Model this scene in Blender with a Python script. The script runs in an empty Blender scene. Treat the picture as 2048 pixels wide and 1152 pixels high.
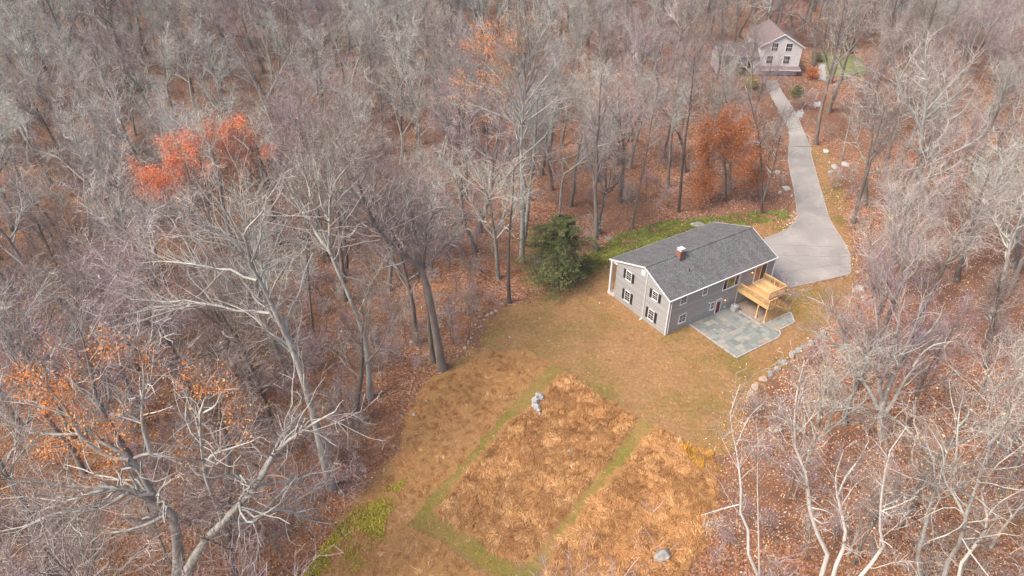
import bpy, math, random
import numpy as np
from math import radians, pi

# ------------------------------------------------------------------ camera, sky, sun, exposure
SC = bpy.context.scene
COL = SC.collection
F_PX, PITCH, CAM_H, ROLL = 1389.7, 0.5914, 51.886, 0.006      # fitted to the house's edges
cam_d = bpy.data.cameras.new('camera'); cam = bpy.data.objects.new('camera', cam_d); COL.objects.link(cam)
cam_d.sensor_width = 36; cam_d.lens = 36 * F_PX / 2048; cam_d.clip_start = 0.5; cam_d.clip_end = 3000
cam.location = (0, 0, CAM_H)
from mathutils import Matrix, Vector
cam.rotation_euler = (Matrix.Rotation(pi / 2 - PITCH, 3, 'X') @ Matrix.Rotation(ROLL, 3, 'Z')).to_euler()
SC.camera = cam
W = bpy.data.worlds.new('World'); SC.world = W; W.use_nodes = True
wn = W.node_tree; bg = wn.nodes['Background']
sky = wn.nodes.new('ShaderNodeTexSky'); sky.sky_type = 'NISHITA'; sky.sun_disc = False
SUN_EL, SUN_AZ = radians(50), radians(-120)      # azimuth measured from +Y towards +X
sky.sun_elevation = SUN_EL; sky.sun_rotation = SUN_AZ
sky.air_density = 1.0; sky.dust_density = 3.5; sky.ozone_density = 1.0
wn.links.new(sky.outputs[0], bg.inputs[0]); bg.inputs[1].default_value = 0.11
sl = bpy.data.lights.new('sun', 'SUN'); sun = bpy.data.objects.new('sun', sl); COL.objects.link(sun)
sl.energy = 2.2; sl.angle = radians(28); sl.color = (1.0, 0.93, 0.82)
sdir = Vector((math.sin(SUN_AZ) * math.cos(SUN_EL), math.cos(SUN_AZ) * math.cos(SUN_EL), math.sin(SUN_EL)))
sun.rotation_euler = sdir.to_track_quat('Z', 'Y').to_euler(); sun.location = (0, 0, 90)
vs = SC.view_settings
vs.view_transform = 'Standard'; vs.look = 'None'; vs.exposure = 1.18; vs.gamma = 1.0

# ------------------------------------------------------------------ geometry of the photograph
def ray(px, py):
    a, b = px - 1024, py - 576
    c, s = math.cos(ROLL), math.sin(ROLL)
    a, b = c * a + s * b, -s * a + c * b
    return np.array([a / F_PX, math.cos(PITCH) - b / F_PX * math.sin(PITCH), -math.sin(PITCH) - b / F_PX * math.cos(PITCH)])
def G(px, py, z=0.0):
    r = ray(px, py); t = (z - CAM_H) / r[2]
    return np.array([0, 0, CAM_H]) + t * r
def at_depth(px, py, y):
    r = ray(px, py); return np.array([0, 0, CAM_H]) + r * (y / r[1])
def to_px(P):
    x, y, z = P[0], P[1], P[2] - CAM_H
    d = y * math.cos(PITCH) - z * math.sin(PITCH)
    return 1024 + F_PX * x / d, 576 - F_PX * (y * math.sin(PITCH) + z * math.cos(PITCH)) / d
def sst(a, b, x):
    t = np.clip((x - a) / (b - a), 0, 1); return t * t * (3 - 2 * t)

class Noise:                                  # smooth value noise, periodic lattice
    def __init__(s, seed, n=64):
        s.g = np.random.default_rng(seed).random((n, n)); s.n = n
    def __call__(s, x, y):
        x = np.asarray(x, float); y = np.asarray(y, float)
        xi = np.floor(x).astype(int); yi = np.floor(y).astype(int)
        fx = x - xi; fy = y - yi; fx = fx * fx * (3 - 2 * fx); fy = fy * fy * (3 - 2 * fy)
        g, n = s.g, s.n
        a = g[xi % n, yi % n]; b = g[(xi + 1) % n, yi % n]; c = g[xi % n, (yi + 1) % n]; d = g[(xi + 1) % n, (yi + 1) % n]
        return (a * (1 - fx) + b * fx) * (1 - fy) + (c * (1 - fx) + d * fx) * fy
def fbm(ns, x, y, o=3):
    v = 0; a = 1; t = 0
    for k in range(o):
        v = v + a * ns(x * 2 ** k + 17.3 * k, y * 2 ** k + 5.1 * k); t += a; a *= 0.5
    return v / t
N1, N2, N3 = Noise(1), Noise(2), Noise(3)

def pxpoly(pts, z=0.0): return np.array([G(x, y, z)[:2] for x, y in pts])
def inside(poly, x, y):
    x = np.asarray(x, float); y = np.asarray(y, float); r = np.zeros(x.shape, bool); n = len(poly)
    for i in range(n):
        x0, y0 = poly[i]; x1, y1 = poly[(i + 1) % n]
        c = ((y0 > y) != (y1 > y)) & (x < (x1 - x0) * (y - y0) / (y1 - y0 + 1e-12) + x0)
        r ^= c
    return r
def sdist(poly, x, y):                        # signed distance, positive inside
    x = np.asarray(x, float); y = np.asarray(y, float); d = np.full(x.shape, 1e9); n = len(poly)
    for i in range(n):
        a = poly[i]; b = poly[(i + 1) % n]; ab = b - a
        t = np.clip(((x - a[0]) * ab[0] + (y - a[1]) * ab[1]) / (ab @ ab + 1e-9), 0, 1)
        d = np.minimum(d, np.hypot(x - a[0] - t * ab[0], y - a[1] - t * ab[1]))
    return np.where(inside(poly, x, y), d, -d)

CLEAR = pxpoly([(1200, 532), (1160, 560), (1100, 592), (1020, 612), (975, 640), (955, 690), (900, 738), (850, 770), (815, 830),
                (790, 900), (740, 960), (700, 1010), (650, 1100), (610, 1152), (560, 1260), (1260, 1280), (1340, 1152), (1400, 1090),
                (1440, 1010), (1440, 920), (1478, 860), (1488, 800), (1560, 738), (1640, 668), (1700, 620), (1712, 560), (1701, 549), (1560, 580), (1400, 470)])
CRP = lambda pts, s, ox, oy: [(ox + x / s, oy + y / s) for x, y in pts]
DR_L = CRP([(415, 888), (500, 858), (565, 825), (605, 785), (622, 740), (615, 660), (600, 570), (578, 470), (563, 370), (568, 300), (582, 212)], 3.2, 1400, 200)
DR_R = CRP([(598, 208), (700, 250), (712, 360), (745, 480), (785, 620), (825, 760), (880, 850), (940, 945), (958, 1000), (960, 1115), (830, 1148)], 3.2, 1400, 200)
DRIVE = pxpoly(DR_L + DR_R + [(1581, 576), (1500, 545), (1500, 500)])
MEAD_MID = pxpoly([(1128, 745), (1165, 768), (1280, 838), (1235, 900), (1190, 960), (1100, 1070), (1060, 1130), (1025, 1128), (870, 1025), (930, 945), (1010, 850)])
MEAD_LEFT = pxpoly([(850, 764), (905, 742), (965, 705), (1050, 700), (1100, 728), (1000, 835), (920, 930), (828, 1028), (815, 1050), (860, 1075), (950, 1135), (1040, 1200), (1000, 1280), (565, 1280), (650, 1120), (720, 1010), (790, 920), (815, 830)])
MEAD_RIGHT = pxpoly([(1310, 855), (1390, 890), (1430, 905), (1442, 1000), (1405, 1095), (1350, 1160), (1270, 1280), (1040, 1280), (1105, 1095), (1190, 990)])
IVY = pxpoly([(1574, 420), (1580, 436), (1520, 447), (1450, 458), (1260, 500), (1215, 535), (1150, 562), (1130, 535), (1190, 498), (1250, 462), (1340, 440), (1430, 432), (1520, 424)])
MOSS = pxpoly([(815, 955), (780, 1030), (765, 1090), (735, 1165), (600, 1165), (630, 1105), (680, 1050), (735, 1000)])
LAWN_N = pxpoly([(1638, 102), (1722, 108), (1738, 150), (1650, 156)], 6.0)
YAW, HO = 0.5699, np.array([18.64, 67.076])
cu = np.array([math.cos(YAW), math.sin(YAW)]); cv = np.array([-math.sin(YAW), math.cos(YAW)])
def HL(u, v): return HO + cu * u + cv * v
NBC = np.array([61.0, 158.0])

def hz(x, y):
    x = np.asarray(x, float); y = np.asarray(y, float)
    far = 6.0 * sst(127, 150, y) + 0.012 * np.maximum(y - 150, 0)
    keep = np.minimum(np.abs(np.minimum(sdist(CLEAR, x, y), 0)), np.abs(np.minimum(sdist(DRIVE, x, y), 0)))
    keep = np.minimum(keep, np.abs(np.minimum(sdist(IVY, x, y), 0)))
    keep = np.minimum(keep, np.maximum(np.hypot(x - NBC[0], y - NBC[1]) - 14, 0))
    m = sst(2, 12, keep)
    und = (fbm(N1, x / 26, y / 26, 3) - 0.5) * 3.2 - 0.3
    return far + m * und
def hz1(x, y): return float(hz(np.array([x]), np.array([y]))[0])

# ------------------------------------------------------------------ node helpers
def mat(name, rough=0.9, spec=0.2):
    m = bpy.data.materials.new(name); m.use_nodes = True
    b = m.node_tree.nodes['Principled BSDF']; b.inputs['Roughness'].default_value = rough
    b.inputs['Specular IOR Level'].default_value = spec
    return m, m.node_tree, b
def plain(name, rgb, rough=0.6, spec=0.3, metal=0.0, vary=0.06, scale=3.0, emit=None, es=1.0):
    m, t, b = mat(name, rough, spec); b.inputs['Metallic'].default_value = metal
    tc = t.nodes.new('ShaderNodeTexCoord'); n = noise(t, tc.outputs['Object'], scale, 4, 0.6)
    c = ramp(t, n, [(0.3, tuple(c * (1 - vary) for c in rgb)), (0.7, tuple(min(1, c * (1 + vary)) for c in rgb))])
    t.links.new(c, b.inputs['Base Color'])
    if emit: b.inputs['Emission Color'].default_value = (*emit, 1); b.inputs['Emission Strength'].default_value = es
    return m
def noise(t, vec, scale, detail=3, rough=0.5, dist=0.0):
    n = t.nodes.new('ShaderNodeTexNoise'); n.inputs['Scale'].default_value = scale; n.inputs['Detail'].default_value = detail
    n.inputs['Roughness'].default_value = rough; n.inputs['Distortion'].default_value = dist
    if vec is not None: t.links.new(vec, n.inputs['Vector'])
    return n.outputs['Fac']
def ramp(t, fac, stops, interp='LINEAR'):
    r = t.nodes.new('ShaderNodeValToRGB'); r.color_ramp.interpolation = interp
    while len(r.color_ramp.elements) < len(stops): r.color_ramp.elements.new(0.5)
    for e, (p, c) in zip(r.color_ramp.elements, stops): e.position = p; e.color = (*c, 1)
    t.links.new(fac, r.inputs[0]); return r.outputs[0]
def mix(t, fac, a, b, mode='MIX'):
    m = t.nodes.new('ShaderNodeMix'); m.data_type = 'RGBA'; m.blend_type = mode
    for sock, v in ((m.inputs[0], fac), (m.inputs[6], a), (m.inputs[7], b)):
        if isinstance(v, (int, float)): sock.default_value = v
        elif isinstance(v, tuple): sock.default_value = (*v, 1)
        else: t.links.new(v, sock)
    return m.outputs[2]
def maprange(t, v, a, b, c=0.0, d=1.0):
    m = t.nodes.new('ShaderNodeMapRange'); t.links.new(v, m.inputs[0])
    for i, x in enumerate((a, b, c, d)): m.inputs[i + 1].default_value = x
    return m.outputs[0]
def bump(t, b, h, strength=0.5, dist=0.05):
    n = t.nodes.new('ShaderNodeBump'); n.inputs['Strength'].default_value = strength; n.inputs['Distance'].default_value = dist
    t.links.new(h, n.inputs['Height']); t.links.new(n.outputs[0], b.inputs['Normal'])
def objco(t): return t.nodes.new('ShaderNodeTexCoord').outputs['Object']

def m_ground():
    m, t, b = mat('leaf_litter', 1.0, 0.05); v = objco(t)
    vo = t.nodes.new('ShaderNodeTexVoronoi'); vo.inputs['Scale'].default_value = 5.5; t.links.new(v, vo.inputs['Vector'])
    sep = t.nodes.new('ShaderNodeSeparateColor'); t.links.new(vo.outputs['Color'], sep.inputs[0])
    leaf = ramp(t, sep.outputs[0], [(0.0, (0.12, 0.058, 0.036)), (0.35, (0.25, 0.115, 0.066)), (0.62, (0.37, 0.16, 0.08)), (0.85, (0.43, 0.24, 0.15)), (1.0, (0.50, 0.37, 0.31))])
    big = noise(t, v, 0.055, 4, 0.6)
    c = mix(t, maprange(t, big, 0.42, 0.62), leaf, (0.19, 0.10, 0.066))
    mid = noise(t, v, 0.5, 5, 0.65)
    c = mix(t, maprange(t, mid, 0.5, 0.72, 0, 0.6), c, (0.11, 0.066, 0.048))
    g = noise(t, v, 0.16, 4, 0.6, 0.4)
    c = mix(t, maprange(t, g, 0.60, 0.75, 0, 0.45), c, (0.15, 0.13, 0.06))
    sx = t.nodes.new('ShaderNodeSeparateXYZ'); t.links.new(v, sx.inputs[0])          # the left-hand wood has older, browner litter
    wob = t.nodes.new('ShaderNodeMath'); wob.operation = 'MULTIPLY_ADD'; t.links.new(big, wob.inputs[0]); wob.inputs[1].default_value = 60; t.links.new(sx.outputs[0], wob.inputs[2])
    c = mix(t, maprange(t, wob.outputs[0], 22, -4, 0, 0.55), c, (0.125, 0.08, 0.052))
    t.links.new(c, b.inputs['Base Color']); bump(t, b, sep.outputs[1], 0.6, 0.08); return m
def m_lawn():
    m, t, b = mat('dormant_lawn', 1.0, 0.05); v = objco(t)
    a = noise(t, v, 0.10, 5, 0.62, 0.3); f = noise(t, v, 2.4, 8, 0.75); s = noise(t, v, 9, 3, 0.8)
    straw = ramp(t, f, [(0.25, (0.20, 0.10, 0.045)), (0.5, (0.335, 0.19, 0.088)), (0.75, (0.46, 0.295, 0.165))])
    green = ramp(t, f, [(0.3, (0.12, 0.105, 0.025)), (0.7, (0.26, 0.20, 0.06))])
    c = mix(t, maprange(t, a, 0.46, 0.62, 0, 0.8), straw, green)
    a2 = noise(t, v, 0.5, 4, 0.7)
    c = mix(t, maprange(t, a2, 0.55, 0.75, 0, 0.5), c, (0.33, 0.15, 0.055))
    c = mix(t, 0.35, c, ramp(t, s, [(0.3, (0.35, 0.35, 0.35)), (0.7, (1, 1, 1))]), 'MULTIPLY')
    t.links.new(c, b.inputs['Base Color']); bump(t, b, s, 0.7, 0.05); return m
def m_path():
    m, t, b = mat('mown_grass', 1.0, 0.05); v = objco(t)
    a = noise(t, v, 0.16, 4, 0.6); f = noise(t, v, 3.0, 8, 0.75)
    green = ramp(t, f, [(0.25, (0.13, 0.105, 0.022)), (0.75, (0.27, 0.215, 0.055))])
    tan = ramp(t, f, [(0.25, (0.20, 0.125, 0.04)), (0.75, (0.36, 0.235, 0.095))])
    c = mix(t, maprange(t, a, 0.40, 0.60), green, tan)
    t.links.new(c, b.inputs['Base Color']); bump(t, b, f, 0.7, 0.06); return m
def m_thatch():
    m, t, b = mat('thatch', 1.0, 0.05); v = objco(t); f = noise(t, v, 1.6, 7, 0.7, 2.5)
    t.links.new(ramp(t, f, [(0.3, (0.28, 0.14, 0.054)), (0.7, (0.43, 0.24, 0.10))]), b.inputs['Base Color']); bump(t, b, f, 0.8, 0.15); return m
def m_tint(name, stops, rough=0.9, obj=0.0, rand=0.0, trans=0.0, spec=0.1):
    """colour from the per-clump 'tint' attribute, shifted a little by object and by piece"""
    m, t, b = mat(name, rough, spec)
    a = t.nodes.new('ShaderNodeAttribute'); a.attribute_name = 'tint'; f = a.outputs['Fac']
    def add(f, src, k):
        mm = t.nodes.new('ShaderNodeMath'); mm.operation = 'MULTIPLY_ADD'; t.links.new(src, mm.inputs[0]); mm.inputs[1].default_value = k
        s2 = t.nodes.new('ShaderNodeMath'); s2.operation = 'ADD'; s2.inputs[1].default_value = -k / 2; t.links.new(f, s2.inputs[0]); t.links.new(s2.outputs[0], mm.inputs[2]); return mm.outputs[0]
    if obj: f = add(f, t.nodes.new('ShaderNodeObjectInfo').outputs['Random'], obj)
    if rand: f = add(f, t.nodes.new('ShaderNodeNewGeometry').outputs['Random Per Island'], rand)
    c = ramp(t, f, stops); t.links.new(c, b.inputs['Base Color'])
    if trans:
        tr = t.nodes.new('ShaderNodeBsdfTranslucent'); t.links.new(c, tr.inputs[0]); mx = t.nodes.new('ShaderNodeMixShader'); mx.inputs[0].default_value = trans
        t.links.new(b.outputs[0], mx.inputs[1]); t.links.new(tr.outputs[0], mx.inputs[2]); t.links.new(mx.outputs[0], t.nodes['Material Output'].inputs[0])
    return m
def m_bark(name, dark, mid, pale, thr=0.5, obj=0.35, scale=1.6):
    m, t, b = mat(name, 0.95, 0.1); v = objco(t)
    mp = t.nodes.new('ShaderNodeMapping'); mp.inputs['Scale'].default_value = (1, 1, 0.35); t.links.new(v, mp.inputs[0])
    n = noise(t, mp.outputs[0], scale, 6, 0.7)
    a = t.nodes.new('ShaderNodeAttribute'); a.attribute_name = 'tint'
    o = t.nodes.new('ShaderNodeObjectInfo')
    s = t.nodes.new('ShaderNodeMath'); s.operation = 'MULTIPLY_ADD'; t.links.new(o.outputs['Random'], s.inputs[0]); s.inputs[1].default_value = obj; t.links.new(n, s.inputs[2])
    s2 = t.nodes.new('ShaderNodeMath'); s2.operation = 'ADD'; t.links.new(s.outputs[0], s2.inputs[0]); t.links.new(a.outputs['Fac'], s2.inputs[1])
    c = ramp(t, maprange(t, s2.outputs[0], 0.55, 1.65), [(0.12, dark), (thr, mid), (0.88, pale)])
    t.links.new(c, b.inputs['Base Color']); bump(t, b, n, 0.5, 0.05); return m
def m_asphalt():
    m, t, b = mat('driveway_asphalt', 0.9, 0.2); v = objco(t)
    a = noise(t, v, 0.12, 5, 0.6, 0.5); f = noise(t, v, 6, 4, 0.8)
    c = ramp(t, a, [(0.3, (0.235, 0.215, 0.20)), (0.55, (0.34, 0.31, 0.288)), (0.75, (0.46, 0.405, 0.365))])
    c = mix(t, 0.3, c, ramp(t, f, [(0.35, (0.55, 0.55, 0.55)), (0.65, (1, 1, 1))]), 'MULTIPLY')
    st = noise(t, v, 0.45, 7, 0.75, 0.8)
    c = mix(t, maprange(t, st, 0.54, 0.70, 0, 0.45), c, (0.44, 0.33, 0.265))
    st2 = noise(t, v, 0.28, 6, 0.7, 1.5); c = mix(t, maprange(t, st2, 0.55, 0.68, 0, 0.4), c, (0.20, 0.185, 0.175))
    t.links.new(c, b.inputs['Base Color']); return m
def m_brickco(name, swap, bw, bh, c1, c2, mort, msize, rough=0.85, off=0.5, bstr=0.4, stain=None, squash=1.0):
    m, t, b = mat(name, rough, 0.2); v = objco(t)
    sx = t.nodes.new('ShaderNodeSeparateXYZ'); t.links.new(v, sx.inputs[0]); cx = t.nodes.new('ShaderNodeCombineXYZ')
    if swap:                                       # upright walls: run along x+y, rise along z
        ad = t.nodes.new('ShaderNodeMath'); t.links.new(sx.outputs[0], ad.inputs[0]); t.links.new(sx.outputs[1], ad.inputs[1])
        t.links.new(ad.outputs[0], cx.inputs[0]); t.links.new(sx.outputs[2], cx.inputs[1])
    else: t.links.new(sx.outputs[0], cx.inputs[0]); t.links.new(sx.outputs[1], cx.inputs[1])
    br = t.nodes.new('ShaderNodeTexBrick'); t.links.new(cx.outputs[0], br.inputs[0])
    br.inputs['Color1'].default_value = (*c1, 1); br.inputs['Color2'].default_value = (*c2, 1); br.inputs['Mortar'].default_value = (*mort, 1)
    br.inputs['Scale'].default_value = 1; br.inputs['Mortar Size'].default_value = msize; br.inputs['Brick Width'].default_value = bw; br.inputs['Row Height'].default_value = bh
    br.inputs['Mortar Smooth'].default_value = 0.3; br.offset = off
    c = br.outputs[0]
    n = noise(t, v, 1.2, 5, 0.7); c = mix(t, 0.25, c, ramp(t, n, [(0.3, (0.6, 0.6, 0.6)), (0.7, (1, 1, 1))]), 'MULTIPLY')
    if stain:
        mp = t.nodes.new('ShaderNodeMapping'); mp.inputs['Scale'].default_value = (1.6, 0.3, 1); t.links.new(v, mp.inputs[0])
        s = noise(t, mp.outputs[0], 0.9, 5, 0.65); c = mix(t, maprange(t, s, 0.45, 0.7, 0, 0.7), c, stain)
    t.links.new(c, b.inputs['Base Color']); bump(t, b, br.outputs['Fac'], -bstr, 0.02); return m

def m_glass(name, rgb, rough=0.05):
    m, t, b = mat(name, rough, 0.6); v = objco(t)
    t.links.new(ramp(t, noise(t, v, 1.5, 3, 0.6), [(0.35, tuple(c * 0.5 for c in rgb)), (0.65, rgb)]), b.inputs['Base Color']); return m
M = dict(
    ground=m_ground(), lawn=m_lawn(), path=m_path(), thatch=m_thatch(), asphalt=m_asphalt(),
    blade=m_tint('tawny_blade', [(0.0, (0.25, 0.113, 0.041)), (0.35, (0.40, 0.192, 0.074)), (0.65, (0.52, 0.272, 0.112)), (1.0, (0.73, 0.47, 0.245))], rand=0.5),
    gold=m_tint('golden_blade', [(0.0, (0.40, 0.18, 0.03)), (0.5, (0.62, 0.34, 0.05)), (1.0, (0.74, 0.48, 0.12))], rand=0.5),
    ivy=m_tint('ivy_leaf', [(0.0, (0.09, 0.11, 0.03)), (0.5, (0.22, 0.255, 0.06)), (1.0, (0.42, 0.44, 0.10))], rand=0.4, trans=0.2),
    moss=m_tint('moss_leaf', [(0.0, (0.23, 0.18, 0.035)), (0.5, (0.42, 0.345, 0.05)), (1.0, (0.56, 0.47, 0.08))], rand=0.3),
    ngrass=plain('green_grass', (0.19, 0.20, 0.085), 1.0, 0.05, vary=0.35, scale=1.2),
    litter=m_tint('fallen_leaf', [(0.0, (0.15, 0.065, 0.035)), (0.35, (0.33, 0.135, 0.058)), (0.65, (0.50, 0.22, 0.09)), (0.88, (0.58, 0.37, 0.25)), (1.0, (0.70, 0.55, 0.44))], rand=0.0),
    twig=m_tint('twig', [(0.0, (0.12, 0.082, 0.066)), (0.4, (0.27, 0.21, 0.18)), (0.7, (0.42, 0.355, 0.32)), (1.0, (0.70, 0.65, 0.60))], obj=0.4, rand=0.35),
    twig_purple=m_tint('purple_twig', [(0.0, (0.15, 0.09, 0.088)), (0.4, (0.31, 0.215, 0.225)), (0.7, (0.43, 0.33, 0.35)), (1.0, (0.62, 0.53, 0.55))], obj=0.3, rand=0.35),
    twig_silver=m_tint('silver_twig', [(0.0, (0.17, 0.15, 0.125)), (0.4, (0.37, 0.35, 0.305)), (0.7, (0.54, 0.53, 0.475)), (1.0, (0.78, 0.78, 0.71))], obj=0.3, rand=0.4),
    twig_pale=m_tint('pale_twig', [(0.0, (0.20, 0.14, 0.12)), (0.4, (0.38, 0.30, 0.27)), (0.7, (0.55, 0.465, 0.43)), (1.0, (0.80, 0.74, 0.68))], obj=0.3, rand=0.4),
    twig_far=m_tint('far_twig', [(0.0, (0.15, 0.10, 0.095)), (0.4, (0.27, 0.20, 0.20)), (0.7, (0.38, 0.31, 0.31)), (1.0, (0.58, 0.54, 0.52))], obj=0.3, rand=0.5),
    bark=m_bark('grey_bark', (0.14, 0.11, 0.09), (0.29, 0.25, 0.225), (0.60, 0.57, 0.52)),
    bark_dark=m_bark('dark_bark', (0.085, 0.068, 0.058), (0.19, 0.155, 0.135), (0.42, 0.38, 0.34)),
    bark_pale=m_bark('lichened_bark', (0.17, 0.145, 0.125), (0.40, 0.385, 0.345), (0.74, 0.745, 0.68), thr=0.4, obj=0.2, scale=2.4),
    birch=m_bark('birch_bark', (0.22, 0.17, 0.14), (0.56, 0.50, 0.44), (0.86, 0.83, 0.77), thr=0.42, obj=0.1, scale=4.5),
    leaf_red=m_tint('red_oak_leaf', [(0.0, (0.55, 0.13, 0.065)), (0.5, (0.86, 0.28, 0.13)), (1.0, (0.92, 0.48, 0.24))], rand=0.5, trans=0.3),
    leaf_orange=m_tint('orange_leaf', [(0.0, (0.38, 0.12, 0.03)), (0.5, (0.74, 0.27, 0.08)), (1.0, (0.90, 0.46, 0.18))], rand=0.5, trans=0.3),
    leaf_rust=m_tint('rust_beech_leaf', [(0.0, (0.24, 0.08, 0.03)), (0.5, (0.52, 0.18, 0.065)), (1.0, (0.72, 0.32, 0.14))], rand=0.6, trans=0.25),
    leaf_tan=m_tint('tan_birch_leaf', [(0.0, (0.50, 0.22, 0.08)), (0.5, (0.80, 0.44, 0.20)), (1.0, (0.92, 0.64, 0.38))], rand=0.6, trans=0.3),
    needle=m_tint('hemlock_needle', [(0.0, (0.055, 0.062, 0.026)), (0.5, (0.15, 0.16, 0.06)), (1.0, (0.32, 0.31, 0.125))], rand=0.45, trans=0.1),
    stone=plain('field_stone', (0.30, 0.28, 0.26), 0.95, 0.1, vary=0.4, scale=2.5), kerb=plain('granite_kerb', (0.37, 0.345, 0.325), 0.9, 0.1, vary=0.2, scale=4),
    siding=m_brickco('grey_shingle_siding', True, 40.0, 0.25, (0.35, 0.34, 0.335), (0.42, 0.41, 0.40), (0.18, 0.175, 0.17), 0.018, off=0.5, bstr=0.6),
    roof=m_brickco('dark_roof_shingle', False, 0.30, 0.16, (0.135, 0.13, 0.128), (0.225, 0.215, 0.212), (0.06, 0.058, 0.058), 0.02, bstr=0.5, stain=(0.085, 0.07, 0.072)),
    white=plain('white_trim', (0.72, 0.71, 0.72), 0.5, 0.4, vary=0.03), black=plain('black_shutter', (0.025, 0.024, 0.024), 0.6, 0.3, vary=0.2),
    door=plain('maroon_door', (0.14, 0.012, 0.03), 0.4, 0.4), brick=m_brickco('chimney_brick', True, 0.21, 0.075, (0.20, 0.06, 0.04), (0.30, 0.13, 0.08), (0.32, 0.27, 0.24), 0.008),
    wood=None, glass=m_glass('dark_glass', (0.035, 0.035, 0.028)), glass_warm=m_glass('warm_room_glass', (0.42, 0.19, 0.075)), glass_olive=m_glass('olive_room_glass', (0.20, 0.17, 0.06)),
    metal=plain('painted_metal', (0.42, 0.42, 0.41), 0.5, 0.4, 0.2), dmetal=plain('dark_grille', (0.045, 0.045, 0.045), 0.6, 0.3), steel=plain('pale_steel', (0.72, 0.72, 0.73), 0.35, 0.5, 0.3),
    concrete=plain('porch_concrete', (0.55, 0.45, 0.38), 0.9, 0.1, vary=0.15), gravel=plain('dirt_gravel', (0.27, 0.22, 0.185), 1.0, 0.05, vary=0.4, scale=9),
    copper=plain('copper_lamp', (0.35, 0.13, 0.05), 0.4, 0.5, 0.6), bulb=plain('lit_bulb', (1, 0.5, 0.2), 0.4, 0.2, emit=(1.0, 0.42, 0.14), es=3.0),
    nsiding=m_brickco('pale_siding', True, 3.0, 0.16, (0.60, 0.58, 0.57), (0.64, 0.62, 0.61), (0.42, 0.41, 0.41), 0.01), nroof=m_brickco('brown_roof_shingle', False, 0.3, 0.16, (0.20, 0.15, 0.14), (0.28, 0.215, 0.205), (0.12, 0.09, 0.085), 0.02),
    walk=plain('pale_paving', (0.38, 0.37, 0.375), 0.9, 0.1, vary=0.12),
)
def m_wood():
    m, t, b = mat('new_cedar', 0.7, 0.2); v = objco(t)
    mp = t.nodes.new('ShaderNodeMapping'); mp.inputs['Scale'].default_value = (7.2, 0.5, 2); t.links.new(v, mp.inputs[0])
    n = noise(t, mp.outputs[0], 1.0, 4, 0.6)
    gi = t.nodes.new('ShaderNodeNewGeometry'); n = mix(t, 0.45, n, gi.outputs['Random Per Island'])
    t.links.new(ramp(t, n, [(0.3, (0.44, 0.25, 0.10)), (0.55, (0.58, 0.36, 0.16)), (0.75, (0.68, 0.46, 0.235))]), b.inputs['Base Color']); return m
M['wood'] = m_wood()
def m_flag():
    m, t, b = mat('bluestone', 0.9, 0.15); g = t.nodes.new('ShaderNodeNewGeometry')
    c = ramp(t, g.outputs['Random Per Island'], [(0.0, (0.185, 0.19, 0.18)), (0.3, (0.225, 0.235, 0.22)), (0.55, (0.26, 0.265, 0.245)), (0.8, (0.285, 0.29, 0.265)), (0.9, (0.34, 0.325, 0.28)), (0.955, (0.33, 0.28, 0.22)), (1.0, (0.37, 0.26, 0.20))])
    n = noise(t, objco(t), 2.5, 5, 0.7); c = mix(t, 0.35, c, ramp(t, n, [(0.3, (0.6, 0.6, 0.6)), (0.7, (1, 1, 1))]), 'MULTIPLY')
    t.links.new(c, b.inputs['Base Color']); return m
M['flag'] = m_flag()

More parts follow.
